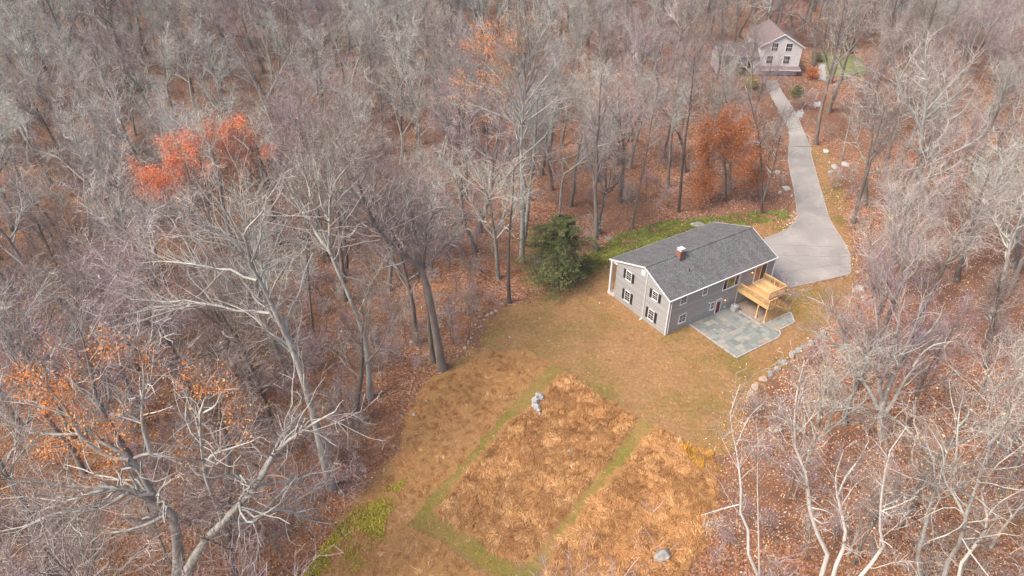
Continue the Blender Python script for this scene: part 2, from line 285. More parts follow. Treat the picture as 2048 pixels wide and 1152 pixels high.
# ------------------------------------------------------------------ object helpers
def tag(o, label=None, cat=None, group=None, kind=None):
    if label: o['label'] = label
    if cat: o['category'] = cat
    if group: o['group'] = group
    if kind: o['kind'] = kind
    return o
def thing(name, loc=(0, 0, 0), rz=0.0, label=None, cat=None, group=None):
    o = bpy.data.objects.new(name, None); o.empty_display_size = 0.2; COL.objects.link(o)
    o.location = loc; o.rotation_euler = (0, 0, rz); return tag(o, label, cat, group)
def link(name, me, parent=None):
    o = bpy.data.objects.new(name, me); COL.objects.link(o)
    if parent: o.parent = parent
    return o
class MB:
    def __init__(s): s.v = []; s.f = []
    def add(s, vs, fs):
        b = len(s.v); s.v += [tuple(map(float, p)) for p in vs]; s.f += [tuple(i + b for i in f) for f in fs]; return s
    def box(s, x0, x1, y0, y1, z0, z1):
        return s.add([(x0, y0, z0), (x1, y0, z0), (x1, y1, z0), (x0, y1, z0), (x0, y0, z1), (x1, y0, z1), (x1, y1, z1), (x0, y1, z1)],
                     [(0, 3, 2, 1), (4, 5, 6, 7), (0, 1, 5, 4), (1, 2, 6, 5), (2, 3, 7, 6), (3, 0, 4, 7)])
    def prism(s, poly, axis, a, b):              # 2-D outline pushed along an axis ('x': (y,z), 'y': (x,z), 'z': (x,y))
        P = {'x': lambda p, t: (t, p[0], p[1]), 'y': lambda p, t: (p[0], t, p[1]), 'z': lambda p, t: (p[0], p[1], t)}[axis]
        n = len(poly); vs = [P(p, a) for p in poly] + [P(p, b) for p in poly]
        fs = [tuple(range(n))[::-1], tuple(range(n, 2 * n))] + [(i, (i + 1) % n, n + (i + 1) % n, n + i) for i in range(n)]
        return s.add(vs, fs)
    def bar(s, p, q, w, h=None):                 # square bar between two points
        p = Vector(p); q = Vector(q); h = h or w; d = (q - p).normalized()
        r = Vector((0, 0, 1)) if abs(d.z) < 0.9 else Vector((1, 0, 0)); a = d.cross(r).normalized() * w / 2; c = a.normalized().cross(d) * h / 2
        vs = [p - a - c, p + a - c, p + a + c, p - a + c, q - a - c, q + a - c, q + a + c, q - a + c]
        return s.add(vs, [(0, 3, 2, 1), (4, 5, 6, 7), (0, 1, 5, 4), (1, 2, 6, 5), (2, 3, 7, 6), (3, 0, 4, 7)])
    def cyl(s, x, y, z0, z1, r, n=16, r2=None):
        r2 = r if r2 is None else r2; c = [(math.cos(2 * pi * i / n), math.sin(2 * pi * i / n)) for i in range(n)]
        return s.add([(x + r * a, y + r * b, z0) for a, b in c] + [(x + r2 * a, y + r2 * b, z1) for a, b in c],
                     [tuple(range(n))[::-1], tuple(range(n, 2 * n))] + [(i, (i + 1) % n, n + (i + 1) % n, n + i) for i in range(n)])
    def build(s, name, m, parent=None):
        me = bpy.data.meshes.new(name); me.from_pydata(s.v, [], s.f)
        import bmesh
        bm = bmesh.new(); bm.from_mesh(me); bmesh.ops.recalc_face_normals(bm, faces=bm.faces); bm.to_mesh(me); bm.free()
        me.materials.append(m); return link(name, me, parent)

def npmesh(name, V, Q, mats, tint=None, mi=None, smooth=False):
    """fast mesh of quads: V (n,3), Q (m,4)"""
    me = bpy.data.meshes.new(name); me.vertices.add(len(V)); me.vertices.foreach_set('co', np.asarray(V, np.float32).ravel())
    k = Q.shape[1]
    me.loops.add(len(Q) * k); me.loops.foreach_set('vertex_index', np.asarray(Q, np.int32).ravel())
    me.polygons.add(len(Q)); me.polygons.foreach_set('loop_start', np.arange(0, len(Q) * k, k, dtype=np.int32))
    if mi is not None: me.polygons.foreach_set('material_index', np.asarray(mi, np.int32))
    me.polygons.foreach_set('use_smooth', np.full(len(Q), smooth, bool))
    me.update(calc_edges=True)
    if tint is not None:
        a = me.attributes.new('tint', 'FLOAT', 'POINT'); a.data.foreach_set('value', np.asarray(tint, np.float32))
    for m in (mats if isinstance(mats, list) else [mats]): me.materials.append(m)
    return me
def cat_geo(parts):
    V = []; Q = []; T = []; n = 0
    for v, q, t in parts: V.append(v); Q.append(q + n); T.append(t); n += len(v)
    return np.concatenate(V), np.concatenate(Q), np.concatenate(T)

def grid_sheet(name, poly, cell, z, m, edge=0.0, ns=N2, nscale=0.8, extra=None):
    """sheet of small cells inside an outline whose edge is broken up by noise"""
    x0, y0 = poly.min(0) - 1; x1, y1 = poly.max(0) + 1
    xs = np.arange(x0, x1, cell); ys = np.arange(y0, y1, cell)
    X, Y = np.meshgrid(xs, ys, indexing='ij'); cx = X[:-1, :-1] + cell / 2; cy = Y[:-1, :-1] + cell / 2
    d = sdist(poly, cx, cy)
    if edge: d = d + edge * (fbm(ns, cx * nscale, cy * nscale, 4) - 0.5) * 2 + edge * 0.35 * (np.random.default_rng(5).random(cx.shape) - 0.5)
    ok = d > 0
    if extra is not None: ok &= extra(cx, cy)
    idx = np.arange(X.size).reshape(X.shape); i, j = np.nonzero(ok)
    Q = np.stack([idx[i, j], idx[i + 1, j], idx[i + 1, j + 1], idx[i, j + 1]], 1)
    used, inv = np.unique(Q, return_inverse=True); Q = inv.reshape(Q.shape)
    V = np.stack([X.ravel()[used], Y.ravel()[used], np.zeros(len(used))], 1); V[:, 2] = hz(V[:, 0], V[:, 1]) + z
    return link(name, npmesh(name, V, Q, m))

# ------------------------------------------------------------------ the setting: ground, lawn, paths, driveway
def axis(lo, hi, a, b, fine, coarse):
    return np.unique(np.concatenate([np.arange(lo, a, coarse), np.arange(a, b, fine), np.arange(b, hi + coarse, coarse)]))
gx = axis(-700, 700, -130, 130, 1.5, 12); gy = axis(-200, 900, 10, 220, 1.5, 12)
X, Y = np.meshgrid(gx, gy, indexing='ij'); idx = np.arange(X.size).reshape(X.shape)
Q = np.stack([idx[:-1, :-1].ravel(), idx[1:, :-1].ravel(), idx[1:, 1:].ravel(), idx[:-1, 1:].ravel()], 1)
V = np.stack([X.ravel(), Y.ravel(), hz(X.ravel(), Y.ravel())], 1)
tag(link('ground', npmesh('ground', V, Q, M['ground'], smooth=True)), kind='structure')
inH = lambda x, y: inside(np.array([HL(0, 0), HL(18.4, 0), HL(18.4, 9.7), HL(0, 9.7)]), x, y)
tag(grid_sheet('lawn', CLEAR, 0.22, 0.02, M['lawn'], 1.6), kind='structure')
tag(grid_sheet('verge', pxpoly([(1450, 462), (1530, 443), (1575, 440), (1590, 405), (1598, 440), (1580, 462), (1530, 480), (1490, 480)]), 0.3, 0.03, M['lawn'], 0.6), kind='structure')
tag(grid_sheet('roadside_verge', pxpoly([(1622, 285), (1660, 300), (1680, 340), (1690, 400), (1695, 470), (1712, 520), (1712, 575), (1690, 570), (1690, 520), (1655, 440), (1630, 340)]), 0.3, 0.03, M['lawn'], 1.4), kind='structure')
PATHS = [pxpoly([(1100, 730), (1135, 745), (1010, 855), (930, 950), (872, 1028), (1030, 1130), (1070, 1160), (1010, 1160), (950, 1125), (860, 1068), (825, 1050), (838, 1015), (920, 925), (1000, 835)]),
         pxpoly([(1283, 838), (1312, 856), (1250, 930), (1190, 995), (1110, 1100), (1060, 1180), (1020, 1170), (1100, 1070), (1190, 960), (1235, 900)])]
for k, P in enumerate(PATHS): tag(grid_sheet('mown_path', P, 0.2, 0.040 + .008 * k, M['path'], 0.25), kind='structure')
for P in (MEAD_MID, MEAD_LEFT, MEAD_RIGHT): tag(grid_sheet('meadow', P, 0.25, 0.06, M['thatch'], 0.5), kind='structure')
tag(grid_sheet('neighbour_lawn', LAWN_N, 0.5, 0.08, M['ngrass'], 0.8), kind='structure')

def flat_poly(name, poly, z, m, kind='structure'):
    b = MB(); n = len(poly); b.add([(p[0], p[1], z) for p in poly], [tuple(range(n))]); o = b.build(name, m); return tag(o, kind=kind)
flat_poly('driveway', DRIVE, 0.07, M['asphalt'])
def strip(name, pts, w, z0, h, m, seg=0.5, gap=0.02, jit=0.02):
    """a row of kerb stones along a line"""
    b = MB(); rng = random.Random(3); d = [np.linalg.norm(pts[i + 1] - pts[i]) for i in range(len(pts) - 1)]
    L = sum(d); cum = np.concatenate([[0], np.cumsum(d)]); s = 0
    def P(s):
        i = min(len(d) - 1, int(np.searchsorted(cum, s, 'right') - 1)); return pts[i] + (pts[i + 1] - pts[i]) * (s - cum[i]) / d[i]
    while s < L - 0.1:
        e = min(L, s + seg * rng.uniform(0.8, 1.2)); a, c = P(s), P(e - gap); hh = h + rng.uniform(-jit, jit); zz = hz1(*a)
        b.bar((a[0], a[1], z0 + zz), (c[0], c[1], z0 + zz), w * rng.uniform(0.9, 1.1), hh * 2); s = e
    return tag(b.build(name, m), kind='structure')
strip('kerb', pxpoly(DR_L), 0.13, 0.04, 0.07, M['kerb']); strip('kerb', pxpoly(DR_R[:-1]), 0.13, 0.04, 0.07, M['kerb'])
strip('kerb', pxpoly([DR_R[-2], DR_R[-1], (1600, 571), (1581, 576)]), 0.07, 0.06, 0.04, M['kerb'], 1.5)
b = MB()
for (xa, ya), (xb, yb) in [((1545, 490), (1668, 494)), ((1560, 512), (1699, 514)), ((1560, 545), (1690, 527))]:
    A = G(xa, ya); B = G(xb, yb); pr = None
    for k in range(13):
        t = k / 12; p = A + (B - A) * t + np.array([0, (N3(k * 0.7, xa) - 0.5) * 0.3, 0]); p[2] = 0.076
        if pr is not None: b.bar(pr, p, 0.035, 0.006)
        pr = p
tag(b.build('driveway_crack', plain('crack_tar', (0.13, 0.11, 0.10), 0.95, 0.1)), kind='structure')
# the lane that goes on up to the neighbour's garage
lane = [(1581, 290), (1622, 290), (1618, 270), (1608, 250), (1598, 232), (1582, 212), (1562, 190), (1552, 168), (1526, 168), (1534, 190), (1552, 215), (1570, 236), (1580, 258)]
P = np.array([(lambda g: g[:2])(G(x, y, 1.5 + (262 - y) * 0.04)) for x, y in lane])
tag(grid_sheet('lane', P, 0.25, 0.16, M['asphalt'], 0.15), kind='structure')
for nm, pts in (('walkway', [(1636, 133), (1649, 133), (1651, 165), (1636, 165)]), ('steps', [(1598, 198), (1612, 195), (1614, 202), (1600, 206)]), ('steps', [(1632, 190), (1646, 188), (1647, 193), (1634, 195)])):
    P = np.array([G(x, y, 5.6)[:2] for x, y in pts]); tag(grid_sheet(nm, P, 0.35, 0.1, M['walk']), kind='structure')

# ------------------------------------------------------------------ patio (house space: u along the back wall, v towards the front door)
def inhouse(o): o.location = (HO[0], HO[1], 0); o.rotation_euler = (0, 0, YAW); return o
def clip(poly, conv):
    out = list(poly); n = len(conv)
    for i in range(n):
        a, c = conv[i], conv[(i + 1) % n]; inp, out = out, []
        side = lambda p: (c[0] - a[0]) * (p[1] - a[1]) - (c[1] - a[1]) * (p[0] - a[0])
        for j in range(len(inp)):
            p, q = inp[j], inp[(j + 1) % len(inp)]; sp, sq = side(p), side(q)
            if sp >= 0: out.append(p)
            if (sp >= 0) != (sq >= 0): t = sp / (sp - sq); out.append((p[0] + t * (q[0] - p[0]), p[1] + t * (q[1] - p[1])))
        if len(out) < 3: return None
    return out
pieces = [[(4.25, -7.5), (11.4, -7.5), (11.4, -0.02), (4.25, -0.02)], [(11.4, -7.5), (12.1, -7.15), (12.55, -6.6), (12.55, -4.95), (11.4, -4.95)], [(12.55, -6.55), (15.55, -6.5), (16.75, -5.05), (12.55, -5.05)]]
rng = random.Random(11); occ = set(); b = MB(); cs = 0.38
for i in range(36):
    for j in range(21):
        if (i, j) in occ: continue
        w, h = rng.choice([(1, 2), (2, 2), (2, 1), (2, 3), (3, 2), (1, 1), (2, 2), (3, 2)])
        while any((i + a, j + c) in occ for a in range(w) for c in range(h)) or i + w > 36 or j + h > 21:
            if w > 1: w -= 1
            elif h > 1: h -= 1
            else: break
        for a in range(w):
            for c in range(h): occ.add((i + a, j + c))
        g = 0.012; x0, y0 = 4.25 + i * cs, -7.6 + j * cs
        r = [(x0 + g, y0 + g), (x0 + w * cs - g, y0 + g), (x0 + w * cs - g, y0 + h * cs - g), (x0 + g, y0 + h * cs - g)]
        for pc in pieces:
            q = clip(r, pc)
            if q and len(q) >= 3: b.prism(q, 'z', 0.06, 0.105 + rng.uniform(0, 0.008))
tag(inhouse(b.build('patio', M['flag'])), kind='structure')
b = MB()
for pc in pieces: b.prism(pc, 'z', 0.0, 0.088)
tag(inhouse(b.build('patio_mortar', plain('mortar', (0.23, 0.225, 0.215), 0.95, 0.1, vary=0.15))), kind='structure')
b = MB()
edge = [(4.12, -0.02), (4.12, -7.64), (11.42, -7.64), (12.2, -7.28), (12.66, -6.68), (15.6, -6.64), (16.9, -4.98)]
for p, q in list(zip(edge[:-1], edge[1:])) + [((11.5, -0.9), (11.5, -4.86)), ((12.5, -4.95), (16.8, -4.95))]:
    L = math.hypot(q[0] - p[0], q[1] - p[1]); n = max(1, int(L / 0.9))
    for k in range(n):
        f = lambda t: (p[0] + (q[0] - p[0]) * t, p[1] + (q[1] - p[1]) * t, 0.055)
        b.bar(f(k / n), f((k + 1) / n - 0.01), 0.2, 0.14 + 0.01 * ((k * 7) % 3))
tag(inhouse(b.build('patio_edging', M['kerb'])), kind='structure')
b = MB(); b.prism([(11.6, -4.85), (17.0, -4.85), (17.0, -0.02), (11.6, -0.02)], 'z', 0.0, 0.05)
tag(inhouse(b.build('gravel_bed', M['gravel'])), kind='structure')

# ------------------------------------------------------------------ the grey house
L, D, HP, ZR, ZE, RV = 18.44, 9.72, 1.26, 7.42, 5.2, 4.66
YF = D + HP + 0.1
sb, sf = (ZR - ZE) / (RV + 0.12), (ZR - 5.24) / (YF - RV)
H = thing('grey_house', (HO[0], HO[1], 0), YAW, 'two-storey grey shingled house with dark gable roof, black shutters and brick chimney', 'house')
def zroof(y): return ZR - (RV - y) * sb if y < RV else ZR - (y - RV) * sf
t_ = 0.16
MB().prism([(0, -0.4), (D, -0.4), (D, zroof(D) - t_), (RV, ZR - t_), (0, zroof(0) - t_)], 'x', 0, L).build('wall', M['siding'], H)
rf = MB().prism([(-0.12, ZE), (RV, ZR), (RV, ZR - 0.14), (-0.12, ZE - 0.14)], 'x', -0.15, L + 0.15).prism([(RV, ZR), (YF, 5.24), (YF, 5.10), (RV, ZR - 0.14)], 'x', -0.15, L + 0.15).build('roof', M['roof'], H)
b = MB()
for x0, x1 in ((-0.19, -0.152), (L + 0.152, L + 0.19)):
    b.prism([(-0.16, ZE + 0.01), (RV, ZR + 0.02), (YF + 0.03, 5.25), (YF + 0.03, 5.05), (RV, ZR - 0.2), (-0.16, ZE - 0.19)], 'x', x0, x1)
b.box(-0.15, L + 0.15, YF + 0.002, YF + 0.03, 5.05, 5.23); b.build('rake_trim', M['white'], H)
b = MB(); b.prism([(-0.125, ZE + 0.015), (-0.25, ZE + 0.015), (-0.23, ZE - 0.12), (-0.125, ZE - 0.12)], 'x', -0.2, L + 0.2); b.build('gutter', M['white'], H)
MB().box(-0.15, L + 0.15, RV - 0.13, RV + 0.13, ZR - 0.035, ZR + 0.025).build('ridge_cap', M['roof'], H)
for x, y in ((-0.03, -0.03), (L - 0.09, -0.03), (12.0, -0.03)):
    MB().box(x, x + (0.12 if x != 12.0 else 0.10), y, y + 0.12, -0.1, 5.06).build('corner_board', M['white'], H)
b = MB().cyl(L - 0.05, -0.12, 0.3, 5.0, 0.04, 8); b.build('downspout', M['white'], H)
b = MB().cyl(0.25, -0.1, 0.2, 5.05, 0.035, 8); b.build('downspout', M['white'], H)
b = MB().box(-0.13, -0.03, 4.05, 4.13, 0.15, 6.95).box(-0.26, -0.0, 4.0, 4.18, 0.0, 0.16).box(-0.5, -0.26, 4.02, 4.16, 0.0, 0.1); b.build('downspout', M['white'], H)
b = MB().box(-0.1, 0.0, D + 0.02, D + HP + 0.05, -0.1, 0.14).box(0, L, D + 0.003, D + HP + 0.05, -0.1, 0.16); b.build('porch_floor', M['concrete'], H)
for x in (0.12, 4.6, 9.2, 13.8, L - 0.12):
    MB().box(x - 0.13, x + 0.13, D + HP - 0.32, D + HP - 0.06, 0.16, 5.0).box(x - 0.18, x + 0.18, D + HP - 0.37, D + HP - 0.01, 0.16, 0.4).box(x - 0.17, x + 0.17, D + HP - 0.36, D + HP - 0.02, 4.8, 4.95).build('porch_column', M['white'], H)
MB().box(0, L, D + HP - 0.30, D + HP - 0.10, 4.96, 5.14).build('porch_beam', M['white'], H)
MB().prism([(D - 0.05, zroof(D - 0.05) - 0.16), (YF - 0.05, zroof(YF - 0.05) - 0.15), (YF - 0.15, 4.92), (D - 0.05, 4.92)], 'x', 0.02, 0.12).build('porch_gable_panel', M['white'], H)
MB().box(-0.03, 0.0, 4.6, 5.24, 6.05, 6.78).build('gable_vent', M['white'], H)
# windows: wall 'g' = gable (x=0, spans y), wall 'b' = back wall (y=0, spans x)
def P3(w, a, z, d):  return (-d, a, z) if w == 'g' else (a, -d, z)
def wbox(b, w, a0, a1, z0, z1, d0, d1):
    return b.box(-d1, -d0, a0, a1, z0, z1) if w == 'g' else b.box(a0, a1, -d1, -d0, z0, z1)
def window(w, a0, a1, z0, z1, cols=2, rows=4, panes=None, fw=0.085, name='window'):
    fr = MB(); wbox(fr, w, a0, a1, z1 - fw, z1, 0.0, 0.06); wbox(fr, w, a0, a1, z0, z0 + fw, 0.0, 0.08)
    wbox(fr, w, a0, a0 + fw, z0 + fw, z1 - fw, 0.0, 0.06); wbox(fr, w, a1 - fw, a1, z0 + fw, z1 - fw, 0.0, 0.06)
    wbox(fr, w, a0 - 0.03, a1 + 0.03, z0 - 0.05, z0, 0.0, 0.1)
    if panes:
        for s in panes[0]: wbox(fr, w, s - 0.035, s + 0.035, z0 + fw, z1 - fw, 0.0, 0.055)
    f = fr.build(name, M['white'], H)
    if panes:
        ed = [a0 + fw] + list(panes[0]) + [a1 - fw]
        for k, mm in enumerate(panes[1]): wbox(MB(), w, ed[k] + 0.002, ed[k + 1] - 0.002, z0 + fw, z1 - fw, 0.004, 0.02).build('pane', M[mm], f)
    else:
        wbox(MB(), w, a0 + fw, a1 - fw, z0 + fw, z1 - fw, 0.004, 0.02).build('pane', M['glass'], f)
        mu = MB(); A0, A1, Z0, Z1 = a0 + fw, a1 - fw, z0 + fw, z1 - fw
        for k in range(1, cols): c = A0 + (A1 - A0) * k / cols; wbox(mu, w, c - 0.009, c + 0.009, Z0, Z1, 0.021, 0.034)
        for k in range(1, rows):
            c = Z0 + (Z1 - Z0) * k / rows; h = 0.028 if (k * 2 == rows) else 0.009; wbox(mu, w, A0, A1, c - h, c + h, 0.022, 0.04)
        mu.build('muntin', M['white'], f)
    return f
for a0, a1, z0, z1 in ((6.82, 7.88, 3.92, 5.26), (6.68, 7.74, 0.84, 2.38), (1.95, 2.98, 3.82, 5.05), (2.18, 3.23, 0.68, 2.2)):
    window('g', a0, a1, z0, z1)
    for s0, s1 in ((a0 - 0.46, a0 - 0.05), (a1 + 0.05, a1 + 0.46)):
        sh = MB(); wbox(sh, 'g', s0, s1, z0 - 0.02, z1, 0.0, 0.035)
        for k in range(14): zz = z0 + 0.06 + (z1 - z0 - 0.12) * k / 14; wbox(sh, 'g', s0 + 0.05, s1 - 0.05, zz, zz + 0.03, 0.036, 0.05)
        sh.build('shutter', M['black'], H)
window('b', 1.72, 2.82, 3.9, 5.04); window('b', 2.0, 3.2, 0.98, 2.24); window('b', 5.41, 6.28, 3.9, 5.04); window('b', 7.35, 8.07, 0.96, 2.12, 2, 2)
window('b', 9.0, 11.82, 3.34, 4.98, panes=((9.75, 11.1), ('glass', 'glass_olive', 'glass')))
window('b', 14.75, 17.0, 2.5, 4.92, panes=((15.9,), ('glass_warm', 'glass')), name='sliding_door')
dr = MB(); wbox(dr, 'b', 8.46, 9.2, 0.1, 2.05, 0.0, 0.04)
for z0, z1 in ((0.3, 0.85), (1.0, 1.55)):
    for a in (8.54, 8.88): wbox(dr, 'b', a, a + 0.24, z0, z1, 0.041, 0.052)
dr = dr.build('door', M['door'], H); fr = MB(); wbox(fr, 'b', 8.34, 8.45, 0.1, 2.16, 0, 0.06); wbox(fr, 'b', 9.21, 9.32, 0.1, 2.16, 0, 0.06); wbox(fr, 'b', 8.34, 9.32, 2.062, 2.2, 0, 0.065)
fr.build('door_frame', M['white'], dr)
g = MB()
for k in range(4): wbox(g, 'b', 8.54 + k * 0.15, 8.66 + k * 0.15, 1.78, 1.95, 0.041, 0.05)
g.build('door_light', M['steel'], dr); MB().cyl(9.12, -0.08, 1.0, 1.08, 0.035, 10).build('handle', M['steel'], dr)
for u, z in ((14.1, 4.45), (9.86, 1.75)):
    lamp = MB().box(u - 0.07, u + 0.07, -0.05, 0, z - 0.1, z + 0.14).cyl(u, -0.14, z + 0.06, z + 0.2, 0.13, 12, 0.04).build('wall_lantern', M['copper'], H)
    MB().cyl(u, -0.14, z - 0.1, z + 0.055, 0.06, 10, 0.08).build('bulb', M['bulb'], lamp)
b = MB().cyl(7.0, -0.05, 2.16, 2.3, 0.08, 10); b.build('dryer_vent', M['white'], H)
MB().box(9.85, 10.1, -0.07, 0, 2.65, 2.95).build('electric_box', M['metal'], H); MB().box(10.1, 10.3, -0.06, 0, 0.3, 0.5).build('meter_box', M['white'], H)
ch = MB(); ch.box(4.95, 5.75, 4.0, 4.75, 6.9, 8.05).box(4.9, 5.8, 3.95, 4.8, 8.05, 8.2).build('chimney', M['brick'], H)
chim = H.children[-1]
MB().box(4.97, 5.73, 4.02, 4.73, 8.2, 8.26).box(5.05, 5.1, 4.1, 4.15, 8.26, 8.42).box(5.6, 5.65, 4.1, 4.15, 8.26, 8.42).box(5.05, 5.1, 4.6, 4.65, 8.26, 8.42).box(5.6, 5.65, 4.6, 4.65, 8.26, 8.42).box(4.95, 5.75, 4.0, 4.75, 8.42, 8.48).build('chimney_cap', M['steel'], chim)
MB().box(4.85, 5.85, 3.8, 4.9, 7.0, 7.12).build('flashing', M['dmetal'], chim)
MB().cyl(5.05, 2.3, 6.2, 6.75, 0.05, 10).build('vent_pipe', M['dmetal'], H)

# ------------------------------------------------------------------ deck with stair
DK = thing('wooden_deck', (HO[0], HO[1], 0), YAW, 'new honey-coloured wooden deck on posts behind the grey house', 'deck')
U0, U1, V1, V2, ZF = 12.14, 16.75, -3.7, -4.85, 2.42
b = MB(); x = U0
while x < U1 - 0.05: b.box(x, min(x + 0.134, U1), V1, -0.03, ZF - 0.03, ZF); x += 0.14
x = U0
while x < 13.35: b.box(x, min(x + 0.134, 13.4), V2, V1 - 0.006, ZF - 0.03, ZF); x += 0.14
b.build('platform', M['wood'], DK)
b = MB().box(U0, U0 + 0.05, V2, -0.03, ZF - 0.3, ZF - 0.032).box(U1 - 0.05, U1, V1, -0.03, ZF - 0.3, ZF - 0.032).box(U0 + 0.052, 13.4, V2, V2 + 0.05, ZF - 0.3, ZF - 0.032).box(13.4, U1 - 0.052, V1, V1 + 0.05, ZF - 0.3, ZF - 0.032).box(U0 + 0.052, U1 - 0.052, -0.09, -0.04, ZF - 0.3, ZF - 0.032)
for k in range(1, 11): x = U0 + k * 0.42; b.box(x, x + 0.04, V1 + 0.052, -0.092, ZF - 0.26, ZF - 0.034)
b.build('joist_frame', M['wood'], DK)
def railing(p, q, z0=ZF, z1=ZF, cap=True):
    p = Vector((*p, z0)); q = Vector((*q, z1)); up = Vector((0, 0, 1)); b = MB(); Ln = (q - p).length
    b.bar(p + up * 1.04, q + up * 1.04, 0.14, 0.04); b.bar(p + up * 0.95, q + up * 0.95, 0.05, 0.09); b.bar(p + up * 0.1, q + up * 0.1, 0.05, 0.09)
    b.bar(p + up * 0.06, p + up * 1.0, 0.048); b.bar(q + up * 0.06, q + up * 1.0, 0.048)
    r = b.build('railing', M['wood'], DK)
    n = int(Ln / 0.125); bb = MB()
    for k in range(1, n):
        c = p + (q - p) * k / n; bb.bar(c + up * 0.06, c + up * 0.97, 0.036)
    bb.build('balusters', M['wood'], r)
    for k in range(0, max(2, round(Ln / 2.3)) + 1):
        c = p + (q - p) * k / max(2, round(Ln / 2.3)); MB().bar(c - up * 0.28, c + up * 1.02, 0.09).build('rail_post', M['wood'], r)
railing((U0 + 0.04, -0.08), (U0 + 0.04, V2 + 0.03)); railing((U1 - 0.04, -0.08), (U1 - 0.04, V1 + 0.03)); railing((13.5, V1 + 0.03), (U1 - 0.16, V1 + 0.03))
railing((U0 + 0.16, V2 + 0.03), (13.4, V2 + 0.03)); railing((13.5, V2 + 0.03), (16.6, V2 + 0.03), ZF, 0.25); 
b = MB()
for k in range(12): x = 13.42 + k * 0.265; z = ZF - (k + 1) * 0.19; b.box(x, x + 0.27, V2 + 0.08, V1 - 0.1, z, z + 0.035)
b.build('stair_tread', M['wood'], DK)
for v in (V2 + 0.05, V1 - 0.09): MB().prism([(13.42, ZF - 0.05), (16.75, 0.12), (16.4, 0.1), (13.42, ZF - 0.4)], 'y', v - 0.02, v + 0.02).build('stringer', M['wood'], DK)
for u, v in ((U0 + 0.12, V2 + 0.16), (U0 + 0.12, V1 + 0.3), (13.35, V2 + 0.16), (U1 - 0.15, V1 + 0.16)):
    p_ = MB().box(u - 0.08, u + 0.08, v - 0.08, v + 0.08, 0.25, ZF - 0.3).build('post', M['wood'], DK); MB().cyl(u, v, 0.03, 0.26, 0.17, 14, 0.13).build('footing', M['concrete'], p_)
b = MB()                                          # diagonal lattice filling the triangle under the stair
tri = [(12.35, 0.15), (16.3, 0.15), (13.45, 2.0), (12.35, 2.05)]
for k in range(-20, 60):
    s = 12.0 + k * 0.13
    for dx in (1, -1):
        q = clip([(s, 0), (s + 0.045, 0), (s + 0.045 + dx * 2.4, 2.4), (s + dx * 2.4, 2.4)] if dx == 1 else [(s, 0), (s + 0.045, 0), (s + 0.045 - 2.4, 2.4), (s - 2.4, 2.4)], tri)
        if q and len(q) >= 3: y0 = V2 - 0.01 if dx == 1 else V2 + 0.012; b.prism(q, 'y', y0, y0 + 0.01)
b.build('lattice', M['wood'], DK)
MB().bar((12.35, V2, 0.15), (16.35, V2, 0.15), 0.06, 0.09).bar((16.3, V2, 0.17), (13.45, V2, 2.02), 0.06, 0.09).bar((13.45, V2, 2.05), (12.35, V2, 2.07), 0.06, 0.09).build('lattice_frame', M['wood'], DK)

AC = thing('air_conditioner', (*HL(11.1, -0.85), 0.1), YAW, 'grey outdoor air conditioning unit on the patio against the grey back wall', 'air conditioner')
def octo(r, c): return [(r, -c), (r, c), (c, r), (-c, r), (-r, c), (-r, -c), (-c, -r), (c, -r)]
b = MB().prism(octo(0.40, 0.31), 'z', 0.0, 0.06)
for k in range(9): b.prism(octo(0.415 if k % 2 == 0 else 0.395, 0.32), 'z', 0.06 + k * 0.075, 0.06 + (k + 1) * 0.075)
b.build('casing', M['metal'], AC)
top = MB(); n = 24
for r0, r1, z in ((0.30, 0.43, 0.742),):
    ring = []; 
    for i in range(n):
        a = 2 * pi * i / n; ca, sa = math.cos(a), math.sin(a); q = 0.40 / max(abs(ca), abs(sa), (abs(ca) + abs(sa)) / 1.78); ring.append(((r0 * ca, r0 * sa, z + 0.03), (q * ca, q * sa, z), (q * ca, q * sa, z - 0.01)))
    vs = [p for r in ring for p in r]; top.add(vs, [(3 * i, 3 * i + 1, 3 * ((i + 1) % n) + 1, 3 * ((i + 1) % n)) for i in range(n)] + [(3 * i + 1, 3 * i + 2, 3 * ((i + 1) % n) + 2, 3 * ((i + 1) % n) + 1) for i in range(n)])
top.build('top_cover', M['metal'], AC); MB().cyl(0, 0, 0.738, 0.742, 0.30, 24).build('fan_well', M['dmetal'], AC)
b = MB()
for k in range(5): a = 2 * pi * k / 5; b.bar((0.05 * math.cos(a), 0.05 * math.sin(a), 0.75), (0.27 * math.cos(a), 0.27 * math.sin(a), 0.75), 0.09, 0.008)
b.cyl(0, 0, 0.742, 0.79, 0.07, 12); b.build('fan', M['steel'], AC)

# ------------------------------------------------------------------ the neighbour's house
NG = G(1552, 150, 6.0); NH = thing('neighbour_house', (NG[0], NG[1], hz1(NG[0], NG[1])), -0.05, 'pale two-storey house with brown roof seen through trees at end of driveway', 'house')
w2, dp, ew = 4.4, 13.0, 6.0
nw = MB().prism([(-w2, -0.5), (w2, -0.5), (w2, ew), (0, ew + 2.5), (-w2, ew)], 'y', 0, dp).build('wall', M['nsiding'], NH)
b = MB()
for s in (-1, 1): b.prism([(0, ew + 2.72), (s * (w2 + 0.35), ew + 0.02), (s * (w2 + 0.35), ew - 0.12), (0, ew + 2.56)], 'y', -0.35, dp + 0.3)
b.build('roof', M['nroof'], NH)
b = MB()
for s in (-1, 1): b.prism([(0, ew + 2.75), (s * (w2 + 0.4), ew + 0.03), (s * (w2 + 0.4), ew - 0.18), (0, ew + 2.5)], 'y', -0.40, -0.352)
b.build('rake_trim', M['white'], NH)
MB().prism([(-0.0, 1.9), (-1.3, 1.45), (-1.3, 1.33), (0.0, 1.78)], 'x', -w2 - 0.3, w2 + 0.3).build('pent_roof', M['nroof'], NH)
